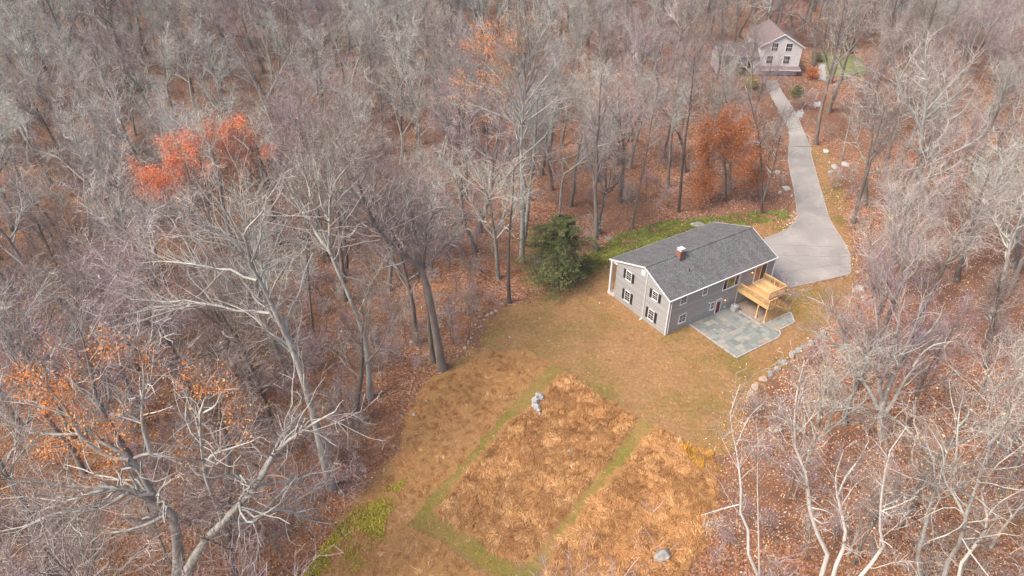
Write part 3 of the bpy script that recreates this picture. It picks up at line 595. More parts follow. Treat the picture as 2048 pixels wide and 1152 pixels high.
MB().box(-w2 - 0.3, w2 + 0.3, -1.36, -1.302, 1.28, 1.46).build('fascia', M['white'], NH)
MB().box(-w2 + 0.5, w2 - 0.5, -0.08, -0.0, -0.2, 1.25).build('garage_door', M['white'], NH)
for x, z in ((-2.1, 2.5), (1.5, 2.5), (-1.5, 5.15), (1.5, 5.15)):
    f = MB().box(x - 0.74, x + 0.74, -0.06, 0, z - 0.12, z + 1.68).build('window', M['white'], NH); MB().box(x - 0.62, x + 0.62, -0.08, -0.062, z, z + 1.56).build('pane', M['glass'], f)
    m_ = MB().box(x - 0.5, x + 0.5, -0.1, -0.082, z + 0.71, z + 0.78)
    for k in (-0.17, 0.17): m_.box(x + k - 0.015, x + k + 0.015, -0.095, -0.082, z, z + 0.705).box(x + k - 0.015, x + k + 0.015, -0.095, -0.082, z + 0.785, z + 1.5)
    m_.build('muntin', M['white'], f)
MB().prism([(-0.1, -0.5), (7.5, -0.5), (7.5, 3.9), (3.7, 5.6), (-0.1, 3.9)], 'x', -w2 - 8.5, -w2 - 0.01).build('wing_wall', M['nsiding'], NH)
b = MB().prism([(-0.6, 3.85), (3.7, 5.85), (3.7, 5.7), (-0.6, 3.7)], 'x', -w2 - 8.8, -w2 - 0.012).prism([(3.7, 5.85), (8.0, 3.85), (8.0, 3.7), (3.7, 5.7)], 'x', -w2 - 8.8, -w2 - 0.012); b.build('wing_roof', M['nroof'], NH)
for x in (-w2 - 6.6, -w2 - 4.2, -w2 - 1.8):
    f = MB().box(x - 0.55, x + 0.55, -0.16, -0.1, 1.4, 3.1).build('window', M['white'], NH); MB().box(x - 0.43, x + 0.43, -0.18, -0.162, 1.5, 3.0).build('pane', M['glass'], f)
MB().box(0.6, 1.3, 6.0, 6.8, ew + 1.6, ew + 3.4).build('chimney', M['brick'], NH)

exec_rng = np.random.default_rng(42)
# ------------------------------------------------------------------ tree growing
UP = np.array([0, 0, 1.0])
def nrm(v): return v / (np.linalg.norm(v, axis=-1, keepdims=True) + 1e-9)
def tubes(P, R, ns, tint):
    N, K, _ = P.shape
    T = nrm(np.gradient(P, axis=1)); m = nrm(P[:, -1] - P[:, 0])
    ref = np.where(np.abs(m[:, 2:3]) > 0.8, np.array([[1.0, 0.2, 0]]), np.array([[0.1, 0.2, 1.0]]))[:, None, :]
    A = nrm(np.cross(T, np.broadcast_to(ref, T.shape))); B = np.cross(T, A)
    a = np.arange(ns) * 2 * pi / ns; c, s = np.cos(a), np.sin(a)
    V = P[:, :, None, :] + R[:, :, None, None] * (c[None, None, :, None] * A[:, :, None, :] + s[None, None, :, None] * B[:, :, None, :])
    i = np.arange(N)[:, None, None] * K * ns + np.arange(K - 1)[None, :, None] * ns; j = np.arange(ns)[None, None, :]; j2 = (j + 1) % ns
    Q = np.stack([i + j, i + j2, i + ns + j2, i + ns + j], -1).reshape(-1, 4)
    return V.reshape(-1, 3), Q, np.repeat(np.broadcast_to(tint, (N,)), K * ns)
def grow(rng, P, R, n, t0, t1, length, ang, up, wig, K, rfrac, fall=0.45, bylen=True, rmin=0.004, droop=0.0):
    N, Kp, _ = P.shape
    ln = np.linalg.norm(P[:, -1] - P[:, 0], axis=1)
    w = ln / ln.sum() if bylen else np.full(N, 1 / N)
    pi_ = rng.choice(N, n, p=w); t = t0 + (t1 - t0) * rng.random(n) ** 0.8
    x = t * (Kp - 1); k = np.minimum(x.astype(int), Kp - 2); f = (x - k)[:, None]
    base = P[pi_, k] * (1 - f) + P[pi_, k + 1] * f; T = nrm(P[pi_, k + 1] - P[pi_, k])
    r = (R[pi_, k] * (1 - f[:, 0]) + R[pi_, k + 1] * f[:, 0])
    q = rng.normal(size=(n, 3)); q = nrm(q - (q * T).sum(1, keepdims=True) * T)
    a = radians(ang[0]) + (radians(ang[1]) - radians(ang[0])) * rng.random(n)
    d = nrm(np.cos(a)[:, None] * T + np.sin(a)[:, None] * q + up * UP * 0.6)
    Ls = length * (1 - fall * t) * rng.uniform(0.55, 1.25, n) * np.clip(ln[pi_] / (ln.mean() + 1e-9), 0.55, 1.5)
    out = [base]; p = base
    for s in range(K - 1):
        d = nrm(d + rng.normal(size=(n, 3)) * wig + UP * (up - droop * s) * 0.5)
        p = p + d * (Ls / (K - 1))[:, None]; out.append(p)
    P2 = np.stack(out, 1); R2 = np.maximum(r * rfrac, rmin)[:, None] * np.linspace(1, 0.3, K)[None, :]
    return P2, np.maximum(R2, rmin * 0.7)
def resample(pts, K):
    pts = np.array(pts, float); n = len(pts)
    if n > 2:                                            # smooth through the points
        ext = np.vstack([2 * pts[0] - pts[1], pts, 2 * pts[-1] - pts[-2]]); o = []
        for i in range(n - 1):
            a, b, c, d = ext[i:i + 4]
            for t in np.linspace(0, 1, 6, endpoint=False): o.append(0.5 * ((2 * b) + (c - a) * t + (2 * a - 5 * b + 4 * c - d) * t ** 2 + (-a + 3 * b - 3 * c + d) * t ** 3))
        o.append(pts[-1]); pts = np.array(o)
    s = np.concatenate([[0], np.cumsum(np.linalg.norm(np.diff(pts, axis=0), axis=1))]); u = np.linspace(0, s[-1], K)
    return np.stack([np.interp(u, s, pts[:, k]) for k in range(3)], 1)
def leaves(rng, P, n, size, spread=0.3, per=5, tlo=0.2, sel=None, flat=0.0):
    N, K, _ = P.shape; c = max(1, n // per); cand = np.arange(N) if sel is None else np.nonzero(sel)[0]
    if len(cand) == 0: cand = np.arange(N)
    pi_ = rng.choice(cand, c); x = (tlo + (1 - tlo) * rng.random(c)) * (K - 1); k = np.minimum(x.astype(int), K - 2); f = (x - k)[:, None]
    ctr = P[pi_, k] * (1 - f) + P[pi_, k + 1] * f
    ctr = np.repeat(ctr, per, 0) + rng.normal(size=(c * per, 3)) * spread; tn = np.repeat(rng.random(c), per)
    return quads(rng, ctr, size, tn, flat)
def quads(rng, ctr, size, tint, flat=0.0, aspect=0.75):
    n = len(ctr); nn = nrm(rng.normal(size=(n, 3)) * np.array([1, 1, 1 - flat]) + UP * flat * 1.5); q = rng.normal(size=(n, 3)); a = nrm(np.cross(nn, q)); b = np.cross(nn, a)
    s = (size * rng.uniform(0.6, 1.25, n))[:, None] / 2; a = a * s; b = b * s * aspect
    V = np.stack([ctr - a, ctr - b * 0.9 + a * 0.1, ctr + a, ctr + b * 0.9 + a * 0.1], 1).reshape(-1, 3)
    return V, np.arange(n * 4).reshape(n, 4), np.repeat(tint, 4)

KINDS = {   # height, trunk r/h, limbs n, limb start, limb len, angle, up, wiggle, subs, twigs, fine
 'fan':    dict(h=19, r=.015, wt=.05, n1=16, s1=.30, l1=.52, a1=(22, 58), u1=.11, w1=.12, n2=110, l2=.20, a2=(18, 42), n3=620, l3=1.9, n4=2600, l4=1.05),
 'broad':  dict(h=18, r=.019, wt=.07, n1=13, s1=.30, l1=.52, a1=(35, 72), u1=.13, w1=.20, n2=100, l2=.20, a2=(25, 60), n3=560, l3=1.6, n4=2300, l4=.9),
 'tall':   dict(h=22, r=.014, wt=.035, n1=14, s1=.48, l1=.33, a1=(32, 66), u1=.15, w1=.16, n2=90, l2=.14, a2=(22, 50), n3=520, l3=1.6, n4=2200, l4=.9),
 'slim':   dict(h=15, r=.010, wt=.04, n1=14, s1=.35, l1=.26, a1=(30, 60), u1=.15, w1=.14, n2=60, l2=.12, a2=(22, 50), n3=300, l3=1.2, n4=1300, l4=.8),
 'crooked':dict(h=16, r=.018, wt=.12, n1=9, s1=.32, l1=.48, a1=(30, 75), u1=.10, w1=.30, n2=70, l2=.20, a2=(30, 70), n3=420, l3=1.4, n4=1700, l4=.85),
 'brush':  dict(h=14, r=.012, wt=.05, n1=24, s1=.12, l1=.62, a1=(14, 46), u1=.11, w1=.11, n2=170, l2=.20, a2=(15, 38), n3=800, l3=1.6, n4=3200, l4=1.0),
 'sapling':dict(h=6, r=.008, wt=.05, n1=12, s1=.15, l1=.42, a1=(22, 55), u1=.18, w1=.14, n2=50, l2=.18, a2=(20, 50), n3=140, l3=.7, n4=330, l4=.45),
 'shrub':  dict(h=3.2, r=.008, wt=.10, n1=22, s1=.02, l1=.9, a1=(25, 70), u1=.12, w1=.16, n2=90, l2=.38, a2=(20, 60), n3=240, l3=.7, n4=380, l4=.45),
}
def generic_levels(kind, seed):
    k = KINDS[kind]; rng = np.random.default_rng(seed); h = k['h']
    K = 16; lean = rng.normal(size=2) * 0.05; p = np.zeros(3); d = np.array([lean[0], lean[1], 1.0]); pts = [p]
    for i in range(K - 1):
        d = nrm(d + np.array([*rng.normal(size=2) * k['wt'], 0.06])); p = p + d * h * 0.92 / (K - 1); pts.append(p)
    T0 = np.array(pts)[None]; r0 = k['r'] * h
    prof = np.concatenate([[1.35, 1.08], np.linspace(1, 0.12, K - 2)]); R0 = r0 * prof[None]
    L1 = grow(rng, T0, R0, k['n1'], k['s1'], 0.97, k['l1'] * h, k['a1'], k['u1'], k['w1'], 10, 0.62, fall=0.5)
    return rng, k, [(T0, R0), L1]
def finish_levels(rng, k, lv, base, mul=1.0, l2=None, rf=.45):
    P, R = lv[-1]
    L2 = grow(rng, P, R, int(k['n2'] * mul), 0.18, 0.98, l2 or k['l2'] * k['h'], k['a2'], k['u1'] * 0.8, k['w1'] * 0.9 + .07, 7, rf)
    lv.append(L2)
    P3 = np.concatenate([resample_many(P, 7), L2[0]]); R3 = np.concatenate([R[:, np.linspace(0, R.shape[1] - 1, 7).astype(int)], L2[1]])
    L3 = grow(rng, P3, R3, int(k['n3'] * mul), 0.2, 1.0, k['l3'], (28, 70), 0.05, 0.18, 5, 0.5, rmin=0.015)
    L4 = grow(rng, L3[0], L3[1], int(k['n4'] * mul * .62), 0.15, 1.0, k['l4'], (25, 70), 0.03, 0.2, 3, 0.6, rmin=0.010)
    lv += [L3, L4]; return lv
def resample_many(P, K):
    idx = np.linspace(0, P.shape[1] - 1, K); i = np.minimum(idx.astype(int), P.shape[1] - 2); f = (idx - i)[None, :, None]
    return P[:, i] * (1 - f) + P[:, i + 1] * f
def level_geo(rng, lv, tr0=0.05):
    """wood geometry (trunk + limbs) and twig geometry"""
    wood = [tubes(*lv[0], 9, tr0)]
    wood.append(tubes(*lv[1], 6, max(tr0, 0.28) + .06)); wood.append(tubes(*lv[2], 4, max(tr0, .36) + .1))
    tw = [tubes(*lv[3], 3, rng.random(len(lv[3][0])) * 0.5 + 0.3), tubes(*lv[4], 3, rng.random(len(lv[4][0])) * 0.55)]
    return cat_geo(wood), cat_geo(tw)
LEAFMAT = {'red': 'leaf_red', 'orange': 'leaf_orange', 'rust': 'leaf_rust', 'tan': 'leaf_tan'}
def tree_meshes(nm, rng, lv, bark, leaf=None, nleaf=0, size=0.2, sel=None, per=5, spread=0.3, twig='twig'):
    wood, tw = level_geo(rng, lv, {'birch': .68, 'bark_pale': .37, 'bark': .12}.get(bark, .05))
    trunk = npmesh(nm + '_trunk', wood[0], wood[1], M[bark], wood[2], smooth=True)
    if leaf:
        src = lv[3][0] if sel is None else lv[3][0]
        lf = leaves(rng, src, nleaf, size, spread, per, sel=None if sel is None else sel(lv[3][0][:, 2]))
        v, q, t = cat_geo([tw, lf]); mi = np.concatenate([np.zeros(len(tw[1]), int), np.ones(len(lf[1]), int)])
        crown = npmesh(nm + '_crown', v, q, [M[twig], M[LEAFMAT[leaf]]], t, mi)
    else: crown = npmesh(nm + '_crown', tw[0], tw[1], M[twig], tw[2])
    return trunk, crown
def put_tree(name, meshes, loc, rz=0.0, sc=1.0, label=None, cat='tree', group=None, tilt=(0, 0)):
    r = thing(name, loc, rz, label, cat, group); r.scale = (sc, sc, sc); r.rotation_euler = (tilt[0], tilt[1], rz)
    link('trunk', meshes[0], r); link('crown', meshes[1], r); return r

# ---- trees traced from the photograph: base pixel, limbs as pixel lines standing in the plane of the trunk, each swung towards or away from it
c1 = lambda p: CRP(p, 2.88, 0, 0); c2 = lambda p: CRP(p, 2.88, 700, 0); c3 = lambda p: CRP(p, 2.88, 0, 300); c4 = lambda p: CRP(p, 2.88, 600, 300)
c7 = lambda p: CRP(p, 2.087, 0, 600); c8 = lambda p: CRP(p, 2.25, 1400, 640); c5b = lambda p: CRP(p, 2.88, 1600, 0); c6b = lambda p: CRP(p, 2.88, 1600, 400)
HERO_POS = []
def hero(name, label, base, limbs, radii, bark, seed, mul=1.0, kind='fan', leaf=None, nleaf=0, size=0.2, selpx=None, cat='tree', group=None, l2=None, extra=0, swing=0.35, tr=0.10, auto=0, per=5, spread=0.3, twig='twig'):
    """limbs[0] is the trunk; radii[i] is the radius of limb i at its start, in metres"""
    rng = np.random.default_rng(seed); b = G(*base); b[2] = hz1(b[0], b[1])
    for _ in range(3): b = G(base[0], base[1], hz1(b[0], b[1]))
    K = 14; LP = []; LR = []
    for i, lm in enumerate(limbs):
        a = (rng.random() * 2 - 1) * swing if i else 0.0
        pts = []; s = 0; pr = None; off0 = 0
        if i:                                            # start at the depth of the nearest limb already placed
            allp = np.concatenate(LP); pxs = np.array([to_px(q) for q in allp]); j = np.argmin(np.hypot(pxs[:, 0] - lm[0][0], pxs[:, 1] - lm[0][1])); off0 = allp[j][1] - b[1]
        for q in lm:
            w = at_depth(q[0], q[1], b[1] + off0)
            if pr is not None: s += np.linalg.norm(w - pr)
            pr = w; pts.append(at_depth(q[0], q[1], b[1] + off0 + a * s + (rng.normal() * 0.03 * s if i else rng.normal() * 0.015 * s)))
        P = resample(pts, K); LP.append(P)
        LR.append(radii[i] * (.88 if i == 0 else .72) * np.concatenate([[1.25 if i == 0 else 1.05], np.linspace(1.0, tr if i == 0 else 0.14, K - 1)]))
    LP = np.array(LP) - b; LR = np.array(LR); k = dict(KINDS[kind]); h = max(LP[..., 2].max(), 8); k['h'] = h
    lens = np.linalg.norm(np.diff(LP, axis=1), axis=2).sum(1)
    P1, R1 = (LP[1:], LR[1:]) if len(limbs) > 1 else (LP[:0], LR[:0])
    top = (LP[:1, 5:], LR[:1, 5:]); P1 = np.concatenate([resample_many(P1, 10)] if len(P1) else [np.zeros((0, 10, 3))]); R1 = R1[:, np.linspace(0, K - 1, 10).astype(int)] if len(R1) else np.zeros((0, 10))
    if auto:
        ga = grow(rng, LP[:1], LR[:1], auto, k['s1'], 0.97, k['l1'] * h * 0.8, k['a1'], k['u1'], k['w1'] + .04, 10, .2 if kind == 'slim' else .5, fall=0.5)
        P1 = np.concatenate([P1, ga[0]]); R1 = np.concatenate([R1, ga[1]])
    P1 = np.concatenate([P1, resample_many(top[0], 10)]); R1 = np.concatenate([R1, top[1][:, np.linspace(0, K - 6, 10).astype(int)]])
    R1v = R1.copy(); lv = [(LP[:1], LR[:1]), (P1, R1v)]
    lv = finish_levels(rng, k, lv, b, mul, l2=l2, rf=.17 if kind == 'slim' else .42)
    # the trunk's own upper half is already in level 0: drop the copy from the wood
    lv[1] = (P1[:-1], R1[:-1]) if len(P1) > 1 else (P1, R1 * 0.98)
    sel = None
    if leaf and selpx is not None:
        def sel(_z, lv=lv):
            mid = lv[3][0][:, 2] + b; out = np.zeros(len(mid), bool)
            for i_, q in enumerate(mid):
                X_, Y_ = to_px(q)
                out[i_] = any(rng.random() > .15 + .85 * (((X_ - cx) / rx) ** 2 + ((Y_ - cy) / ry) ** 2) for cx, cy, rx, ry in selpx)
            return out
    elif leaf: sel = lambda _z: np.ones(len(lv[3][0]), bool)
    ms = tree_meshes(name, rng, lv, bark, leaf, nleaf, size, sel, per, spread, twig)
    HERO_POS2.append((b[0], b[1])); HERO_POS.append((b[0], b[1])); HERO_SEG.append([np.array(b) + LP[0][j] for j in (4, 8, 13)])
    return put_tree(name, ms, tuple(b), 0, 1, label, cat, group)
HERO_SEG = []; HERO_POS2 = []

hero('bare_tree', 'tall pale bare tree leaning left with long level limb beside the tawny meadow', (662, 975),
     [[(662, 975), (648, 920), (632, 850), (618, 800), (602, 745), (585, 700), (568, 662), (552, 630), (540, 600), (522, 565), (497, 520), (490, 480), (495, 430), (470, 380)],
      c3([(1555, 940), (1440, 925), (1360, 928), (1280, 900), (1200, 885), (1110, 880), (1060, 860), (960, 880), (860, 865), (740, 860), (700, 840)]),
      c3([(1110, 880), (1060, 910), (990, 915), (900, 900), (770, 940)]),
      c3([(1480, 750), (1400, 735), (1330, 685), (1240, 690), (1180, 668), (1050, 650), (930, 640), (810, 650)]),
      c3([(1460, 700), (1390, 600), (1300, 545), (1180, 530), (1090, 495), (980, 498)]),
      c3([(1430, 640), (1380, 560), (1250, 470), (1160, 420), (1080, 370), (990, 320)]),
      c3([(1430, 660), (1400, 560), (1330, 500), (1250, 490), (1140, 440), (1050, 400)]),
      c3([(1440, 660), (1420, 540), (1400, 500), (1440, 430), (1520, 350), (1540, 240), (1570, 180)]),
      c3([(1450, 640), (1490, 540), (1510, 450), (1480, 380), (1440, 260), (1400, 150)]),
      c3([(1500, 700), (1570, 670), (1640, 610), (1700, 560)]),
      c3([(1430, 620), (1360, 480), (1320, 390), (1260, 300), (1200, 230)]),
      c3([(1240, 690), (1160, 560), (1100, 480), (1030, 390)]),
      [(622, 805), (600, 745), (588, 690), (565, 655), (545, 630), (528, 590)]],
     [.46, .17, .09, .15, .13, .13, .11, .15, .13, .10, .11, .07, .22], 'bark_pale', 101, 1.2, 'fan')
hero('bare_tree', 'grey bare tree forking high, straight trunk left of the dark leaning tree', (740, 795),
     [[(740, 795)] + c4([(390, 1190), (350, 1010), (290, 860), (240, 740), (200, 660), (165, 570), (172, 480), (170, 400), (172, 240), (205, 100), (222, -20)]),
      c4([(170, 580), (100, 490), (60, 400), (50, 330), (60, 260), (30, 150), (-20, 60)]),
      c4([(340, 930), (395, 810), (402, 785), (385, 775), (300, 735), (260, 730)]), c4([(400, 790), (440, 720), (500, 600)]),
      c4([(60, 400), (0, 340), (-60, 200), (-100, 90)]), c4([(170, 420), (120, 300), (110, 170), (80, 20), (60, -90)]), c4([(172, 240), (230, 150), (300, 60), (340, -60)])],
     [.36, .24, .15, .09, .15, .16, .12], 'bark_pale', 102, 1.1, 'fan')
hero('bare_tree', 'thick dark trunk leaning left at forest edge, nearest the lawn corner', (884, 738),
     [[(884, 738)] + c4([(800, 1150), (765, 950), (740, 830), (715, 730), (680, 660), (600, 605), (540, 570), (490, 510), (430, 430), (390, 340), (350, 250), (330, 130), (310, 50), (290, -30)]),
      c4([(430, 440), (380, 420), (310, 405), (280, 370), (275, 320), (300, 295)]), c4([(400, 325), (460, 285), (500, 225), (560, 200), (640, 190), (690, 205)]),
      c4([(390, 340), (300, 230), (270, 120), (250, 20), (200, -60)]), c4([(520, 540), (560, 450), (600, 360), (650, 250), (680, 150)]), c4([(345, 200), (400, 90), (430, 0), (470, -90)])],
     [.55, .14, .17, .15, .12, .13], 'bark', 103, 1.0, 'broad')
hero('bare_tree', 'grey trunk twinned close beside the thick dark leaning tree', (868, 725),
     [c4([(770, 1220), (750, 1080), (735, 900), (705, 700), (730, 560), (722, 450), (770, 370), (830, 335), (920, 360)]),
      c4([(705, 700), (690, 600), (655, 420), (640, 320), (650, 230), (690, 120)]), c4([(715, 620), (660, 480), (640, 350), (600, 260)])],
     [.30, .15, .08], 'bark', 104, 0.8, 'broad')
hero('bare_tree', 'straight dark bare tree standing left of the green hemlock, gnarled pale limb on top', (1018, 606),
     [c4([(1205, 882), (1200, 700), (1205, 500), (1215, 380), (1228, 250), (1232, 130), (1235, 85)]),
      c4([(1235, 100), (1280, 60), (1340, 40), (1400, 32), (1430, 30), (1450, -10)]), c4([(1232, 110), (1190, 160), (1165, 220), (1110, 250)]), c4([(1235, 90), (1190, 70), (1140, 75)])],
     [.30, .16, .13, .1], 'bark_dark', 105, 0.35, 'crooked')
hero('bare_tree', 'large fan-crowned bare tree with red leaves on its left side behind hemlock', (1044, 524),
     [[(1044, 524), (1045, 450), (1045, 400), (1044, 350), (1042, 290), (1045, 230), (1048, 150), (1052, 70)],
      c2([(1000, 720), (940, 560), (860, 450), (780, 370), (700, 290)]), c2([(990, 650), (880, 540), (760, 500), (640, 490)]), c2([(1000, 620), (960, 430), (900, 300), (850, 200), (800, 130)]),
      c2([(1010, 560), (1000, 400), (960, 260), (960, 130), (930, 40)]), c2([(1015, 520), (1060, 380), (1080, 250), (1140, 150), (1180, 80)]), c2([(1010, 600), (1100, 480), (1170, 400), (1240, 330)]),
      c2([(1015, 660), (1080, 570), (1180, 540), (1270, 520)]), c2([(990, 760), (900, 680), (800, 640), (700, 600), (600, 600)]), c2([(1010, 700), (1100, 640), (1200, 560), (1300, 440)]),
      c2([(990, 800), (960, 620), (870, 470), (820, 330), (760, 250)]), c2([(1010, 540), (1060, 460), (1120, 330), (1200, 250), (1260, 200)])],
     [.42, .22, .19, .21, .23, .21, .2, .16, .17, .16, .17, .16], 'bark_pale', 106, 1.5, 'fan', twig='twig_silver', leaf='orange', nleaf=4200, size=.17, selpx=[(985, 90, 70, 70), (945, 130, 50, 60), (960, 190, 70, 70), (1010, 300, 60, 50)], per=7)
hero('bare_tree', 'grey bare tree at ivy edge behind house, forking trunk right of hemlock', (1192, 502),
     [[(1192, 502), (1193, 460), (1192, 420), (1190, 380), (1195, 335), (1192, 300), (1198, 250), (1200, 190), (1205, 130)],
      [(1190, 400), (1186, 350), (1176, 310), (1168, 260), (1150, 200)], [(1195, 330), (1215, 280), (1230, 220), (1240, 160)], [(1198, 260), (1220, 200), (1260, 150)]],
     [.36, .15, .14, .1], 'bark', 107, 0.9, 'fan', auto=6)
hero('bare_tree', 'slender pale-trunked bare tree leaning right behind the house', (1263, 457),
     [[(1263, 457), (1272, 410), (1282, 360), (1292, 310), (1300, 260), (1310, 210), (1318, 160)]], [.22], 'bark', 108, 0.6, 'tall', auto=12)
hero('bare_tree', 'upright dark bare tree behind the house roof, left of the rust-leaved beech', (1357, 424),
     [[(1357, 424), (1362, 370), (1366, 320), (1372, 270), (1380, 210), (1386, 150), (1392, 90)]], [.26], 'bark_dark', 109, 0.8, 'tall', auto=14)
hero('bare_tree', 'V-forked bare tree with one long pale limb reaching right, above the hemlock', (1119, 436),
     [[(1119, 436), (1122, 390), (1127, 350), (1148, 335), (1175, 310), (1203, 290), (1230, 270), (1256, 244)],
      [(1150, 333), (1180, 318), (1205, 306), (1235, 305), (1262, 320)], [(1123, 375), (1105, 340), (1092, 300), (1088, 250), (1080, 200)], [(1180, 305), (1190, 280), (1215, 250), (1230, 210)]],
     [.26, .11, .14, .1], 'bark_pale', 110, 0.7, 'broad')
hero('bare_tree', 'tall thick-trunked bare tree at right edge of driveway bend near neighbour house', (1631, 290),
     [[(1631, 290), (1640, 230), (1650, 190), (1657, 160), (1665, 130), (1675, 90), (1682, 50), (1690, 0), (1695, -40)],
      [(1660, 150), (1652, 115), (1640, 85), (1622, 50)], [(1666, 135), (1690, 110), (1712, 85), (1728, 60)], [(1678, 70), (1700, 40), (1712, 0)], [(1672, 100), (1655, 70), (1660, 20), (1650, -20)]],
     [.42, .16, .17, .12, .13], 'bark', 111, 0.9, 'fan')
hero('bare_tree', 'twin-stemmed dark bare tree at left edge of driveway, right of rust-leaved beech', (1524, 427),
     [[(1524, 427), (1523, 380), (1522, 330), (1520, 280), (1510, 240), (1500, 200), (1490, 160)], [(1525, 405), (1535, 370), (1548, 330), (1556, 290), (1566, 255), (1585, 225), (1600, 190)],
      [(1520, 290), (1530, 250), (1540, 200)]], [.24, .2, .1], 'bark_dark', 112, 0.8, 'crooked')
hero('bare_tree', 'thin pale bare tree on red leaf bank right of driveway', (1683, 322), [[(1683, 322), (1690, 285), (1698, 250), (1704, 215), (1710, 180), (1714, 160)], [(1700, 240), (1690, 215), (1672, 195)]], [.13, .06], 'bark_pale', 113, 0.4, 'slim', auto=6)
hero('red_oak', 'bright red and orange leaved oak standing in grey wood left of meadow', (425, 500),
     [[(425, 500), (422, 450), (415, 400), (405, 350), (400, 310), (410, 270), (430, 240)], [(415, 400), (370, 370), (330, 350), (285, 345)], [(408, 360), (360, 320), (330, 290), (345, 280)],
      [(405, 330), (440, 300), (465, 260), (470, 240)], [(412, 380), (450, 340), (500, 300), (550, 300)], [(408, 350), (390, 300), (380, 280)], [(412, 395), (360, 400), (310, 395), (280, 400)], [(415, 350), (480, 320), (540, 320)], [(420, 470), (370, 440), (310, 400), (268, 368)], [(360, 430), (330, 385), (300, 350)]],
     [.3, .13, .12, .12, .12, .1, .1, .1, .12, .08], 'bark', 114, 1.1, 'broad', leaf='red', nleaf=24000, size=.19, per=11, spread=.45,
     selpx=[(385, 325, 135, 95), (465, 268, 50, 42), (400, 300, 90, 60), (330, 345, 90, 70), (355, 330, 62, 55), (310, 375, 55, 32), (410, 285, 48, 30), (465, 258, 26, 20), (385, 370, 60, 28), (400, 320, 55, 45), (535, 305, 22, 16)])
hero('beech_tree', 'rust-brown leaved beech at ivy edge, left of driveway', (1452, 405),
     [[(1452, 405), (1452, 360), (1450, 320), (1450, 280), (1448, 245)], [(1452, 370), (1490, 340), (1515, 300)], [(1450, 360), (1420, 330), (1408, 290)], [(1450, 330), (1480, 290), (1495, 255)], [(1450, 320), (1430, 280), (1425, 250)], [(1452, 385), (1500, 375), (1525, 350)], [(1452, 390), (1410, 375), (1400, 350)]],
     [.2, .08, .08, .08, .08, .07, .07], 'bark_dark', 115, 1.0, 'broad', leaf='rust', nleaf=32000, size=.19, per=12, spread=.5, l2=4.0)
hero('white_oak', 'huge gnarled pale-limbed oak with orange leaves, its limbs reaching left over lower left corner', (352, 1225),
     [[(352, 1225)] + c7([(742, 1180), (745, 1080), (738, 1000), (722, 900), (640, 820), (590, 720), (540, 660), (470, 610), (400, 580), (330, 500)]),
      c7([(690, 860), (640, 840), (560, 800), (480, 780), (400, 780), (300, 785), (200, 765), (100, 755), (0, 790)]), c7([(700, 890), (620, 935), (500, 968), (400, 975), (300, 990), (170, 1000)]),
      c7([(540, 665), (460, 660), (400, 620), (330, 560), (300, 490), (230, 400), (180, 330)]), c7([(500, 780), (400, 800), (260, 840), (120, 820), (0, 830)]), c7([(540, 800), (440, 860), (350, 880), (220, 890), (120, 940), (0, 965)]),
      c7([(560, 660), (620, 640), (680, 650), (760, 690), (830, 780)]), c7([(630, 640), (600, 540), (592, 470), (602, 300), (580, 220), (570, 150)]), c7([(590, 510), (530, 470), (510, 430), (450, 350)]),
      c7([(640, 800), (590, 700), (520, 660), (500, 770), (420, 850), (370, 900), (300, 1000), (310, 1060), (350, 1120)]), c7([(600, 290), (650, 250), (690, 200)]), c7([(330, 560), (200, 560), (100, 530), (0, 520)]), c7([(300, 490), (150, 440), (0, 420)])],
     [.62, .26, .18, .24, .16, .2, .15, .2, .1, .13, .07, .13, .1], 'bark_pale', 116, 1.5, 'broad', leaf='orange', nleaf=4800, size=.15, per=7,
     selpx=[(60, 730, 90, 60), (170, 720, 90, 70), (100, 800, 90, 50), (300, 745, 60, 40), (250, 900, 200, 80)])
hero('white_oak', 'gnarled pale bare oak spread like an open hand at bottom, left of yellow moss', (372, 1240),
     [[(372, 1240)] + c7([(770, 1180), (820, 1060), (850, 1010), (920, 940), (1000, 850), (1080, 770), (1130, 660), (1200, 590), (1300, 520), (1400, 465)]),
      c7([(930, 930), (905, 850), (862, 760), (850, 680), (840, 600), (833, 480), (850, 410), (880, 400)]), c7([(940, 925), (1050, 930), (1100, 880), (1180, 875), (1230, 885), (1290, 920), (1385, 935)]), c7([(860, 690), (880, 650), (960, 620), (1050, 590), (1100, 560)]),
      c7([(1060, 930), (1075, 980), (1080, 1040), (1088, 1110)]), c7([(1050, 935), (1040, 1000), (1005, 1090)]), c7([(1100, 880), (1150, 830), (1220, 760), (1300, 725), (1380, 715), (1430, 690)]), c7([(855, 1005), (850, 960), (870, 945)]),
      c7([(850, 470), (900, 440), (930, 380), (990, 370)]), c7([(830, 1040), (780, 1100), (740, 1150)]), c7([(845, 1020), (830, 1080), (880, 1100), (890, 1140)]), c7([(1130, 660), (1180, 560), (1250, 480), (1280, 450)])],
     [.5, .22, .2, .13, .11, .1, .15, .1, .09, .12, .1, .12], 'bark_pale', 117, 1.2, 'crooked', leaf='orange', nleaf=1000, size=.14, per=5, selpx=[(410, 770, 90, 60), (470, 830, 60, 60), (450, 990, 40, 20)])
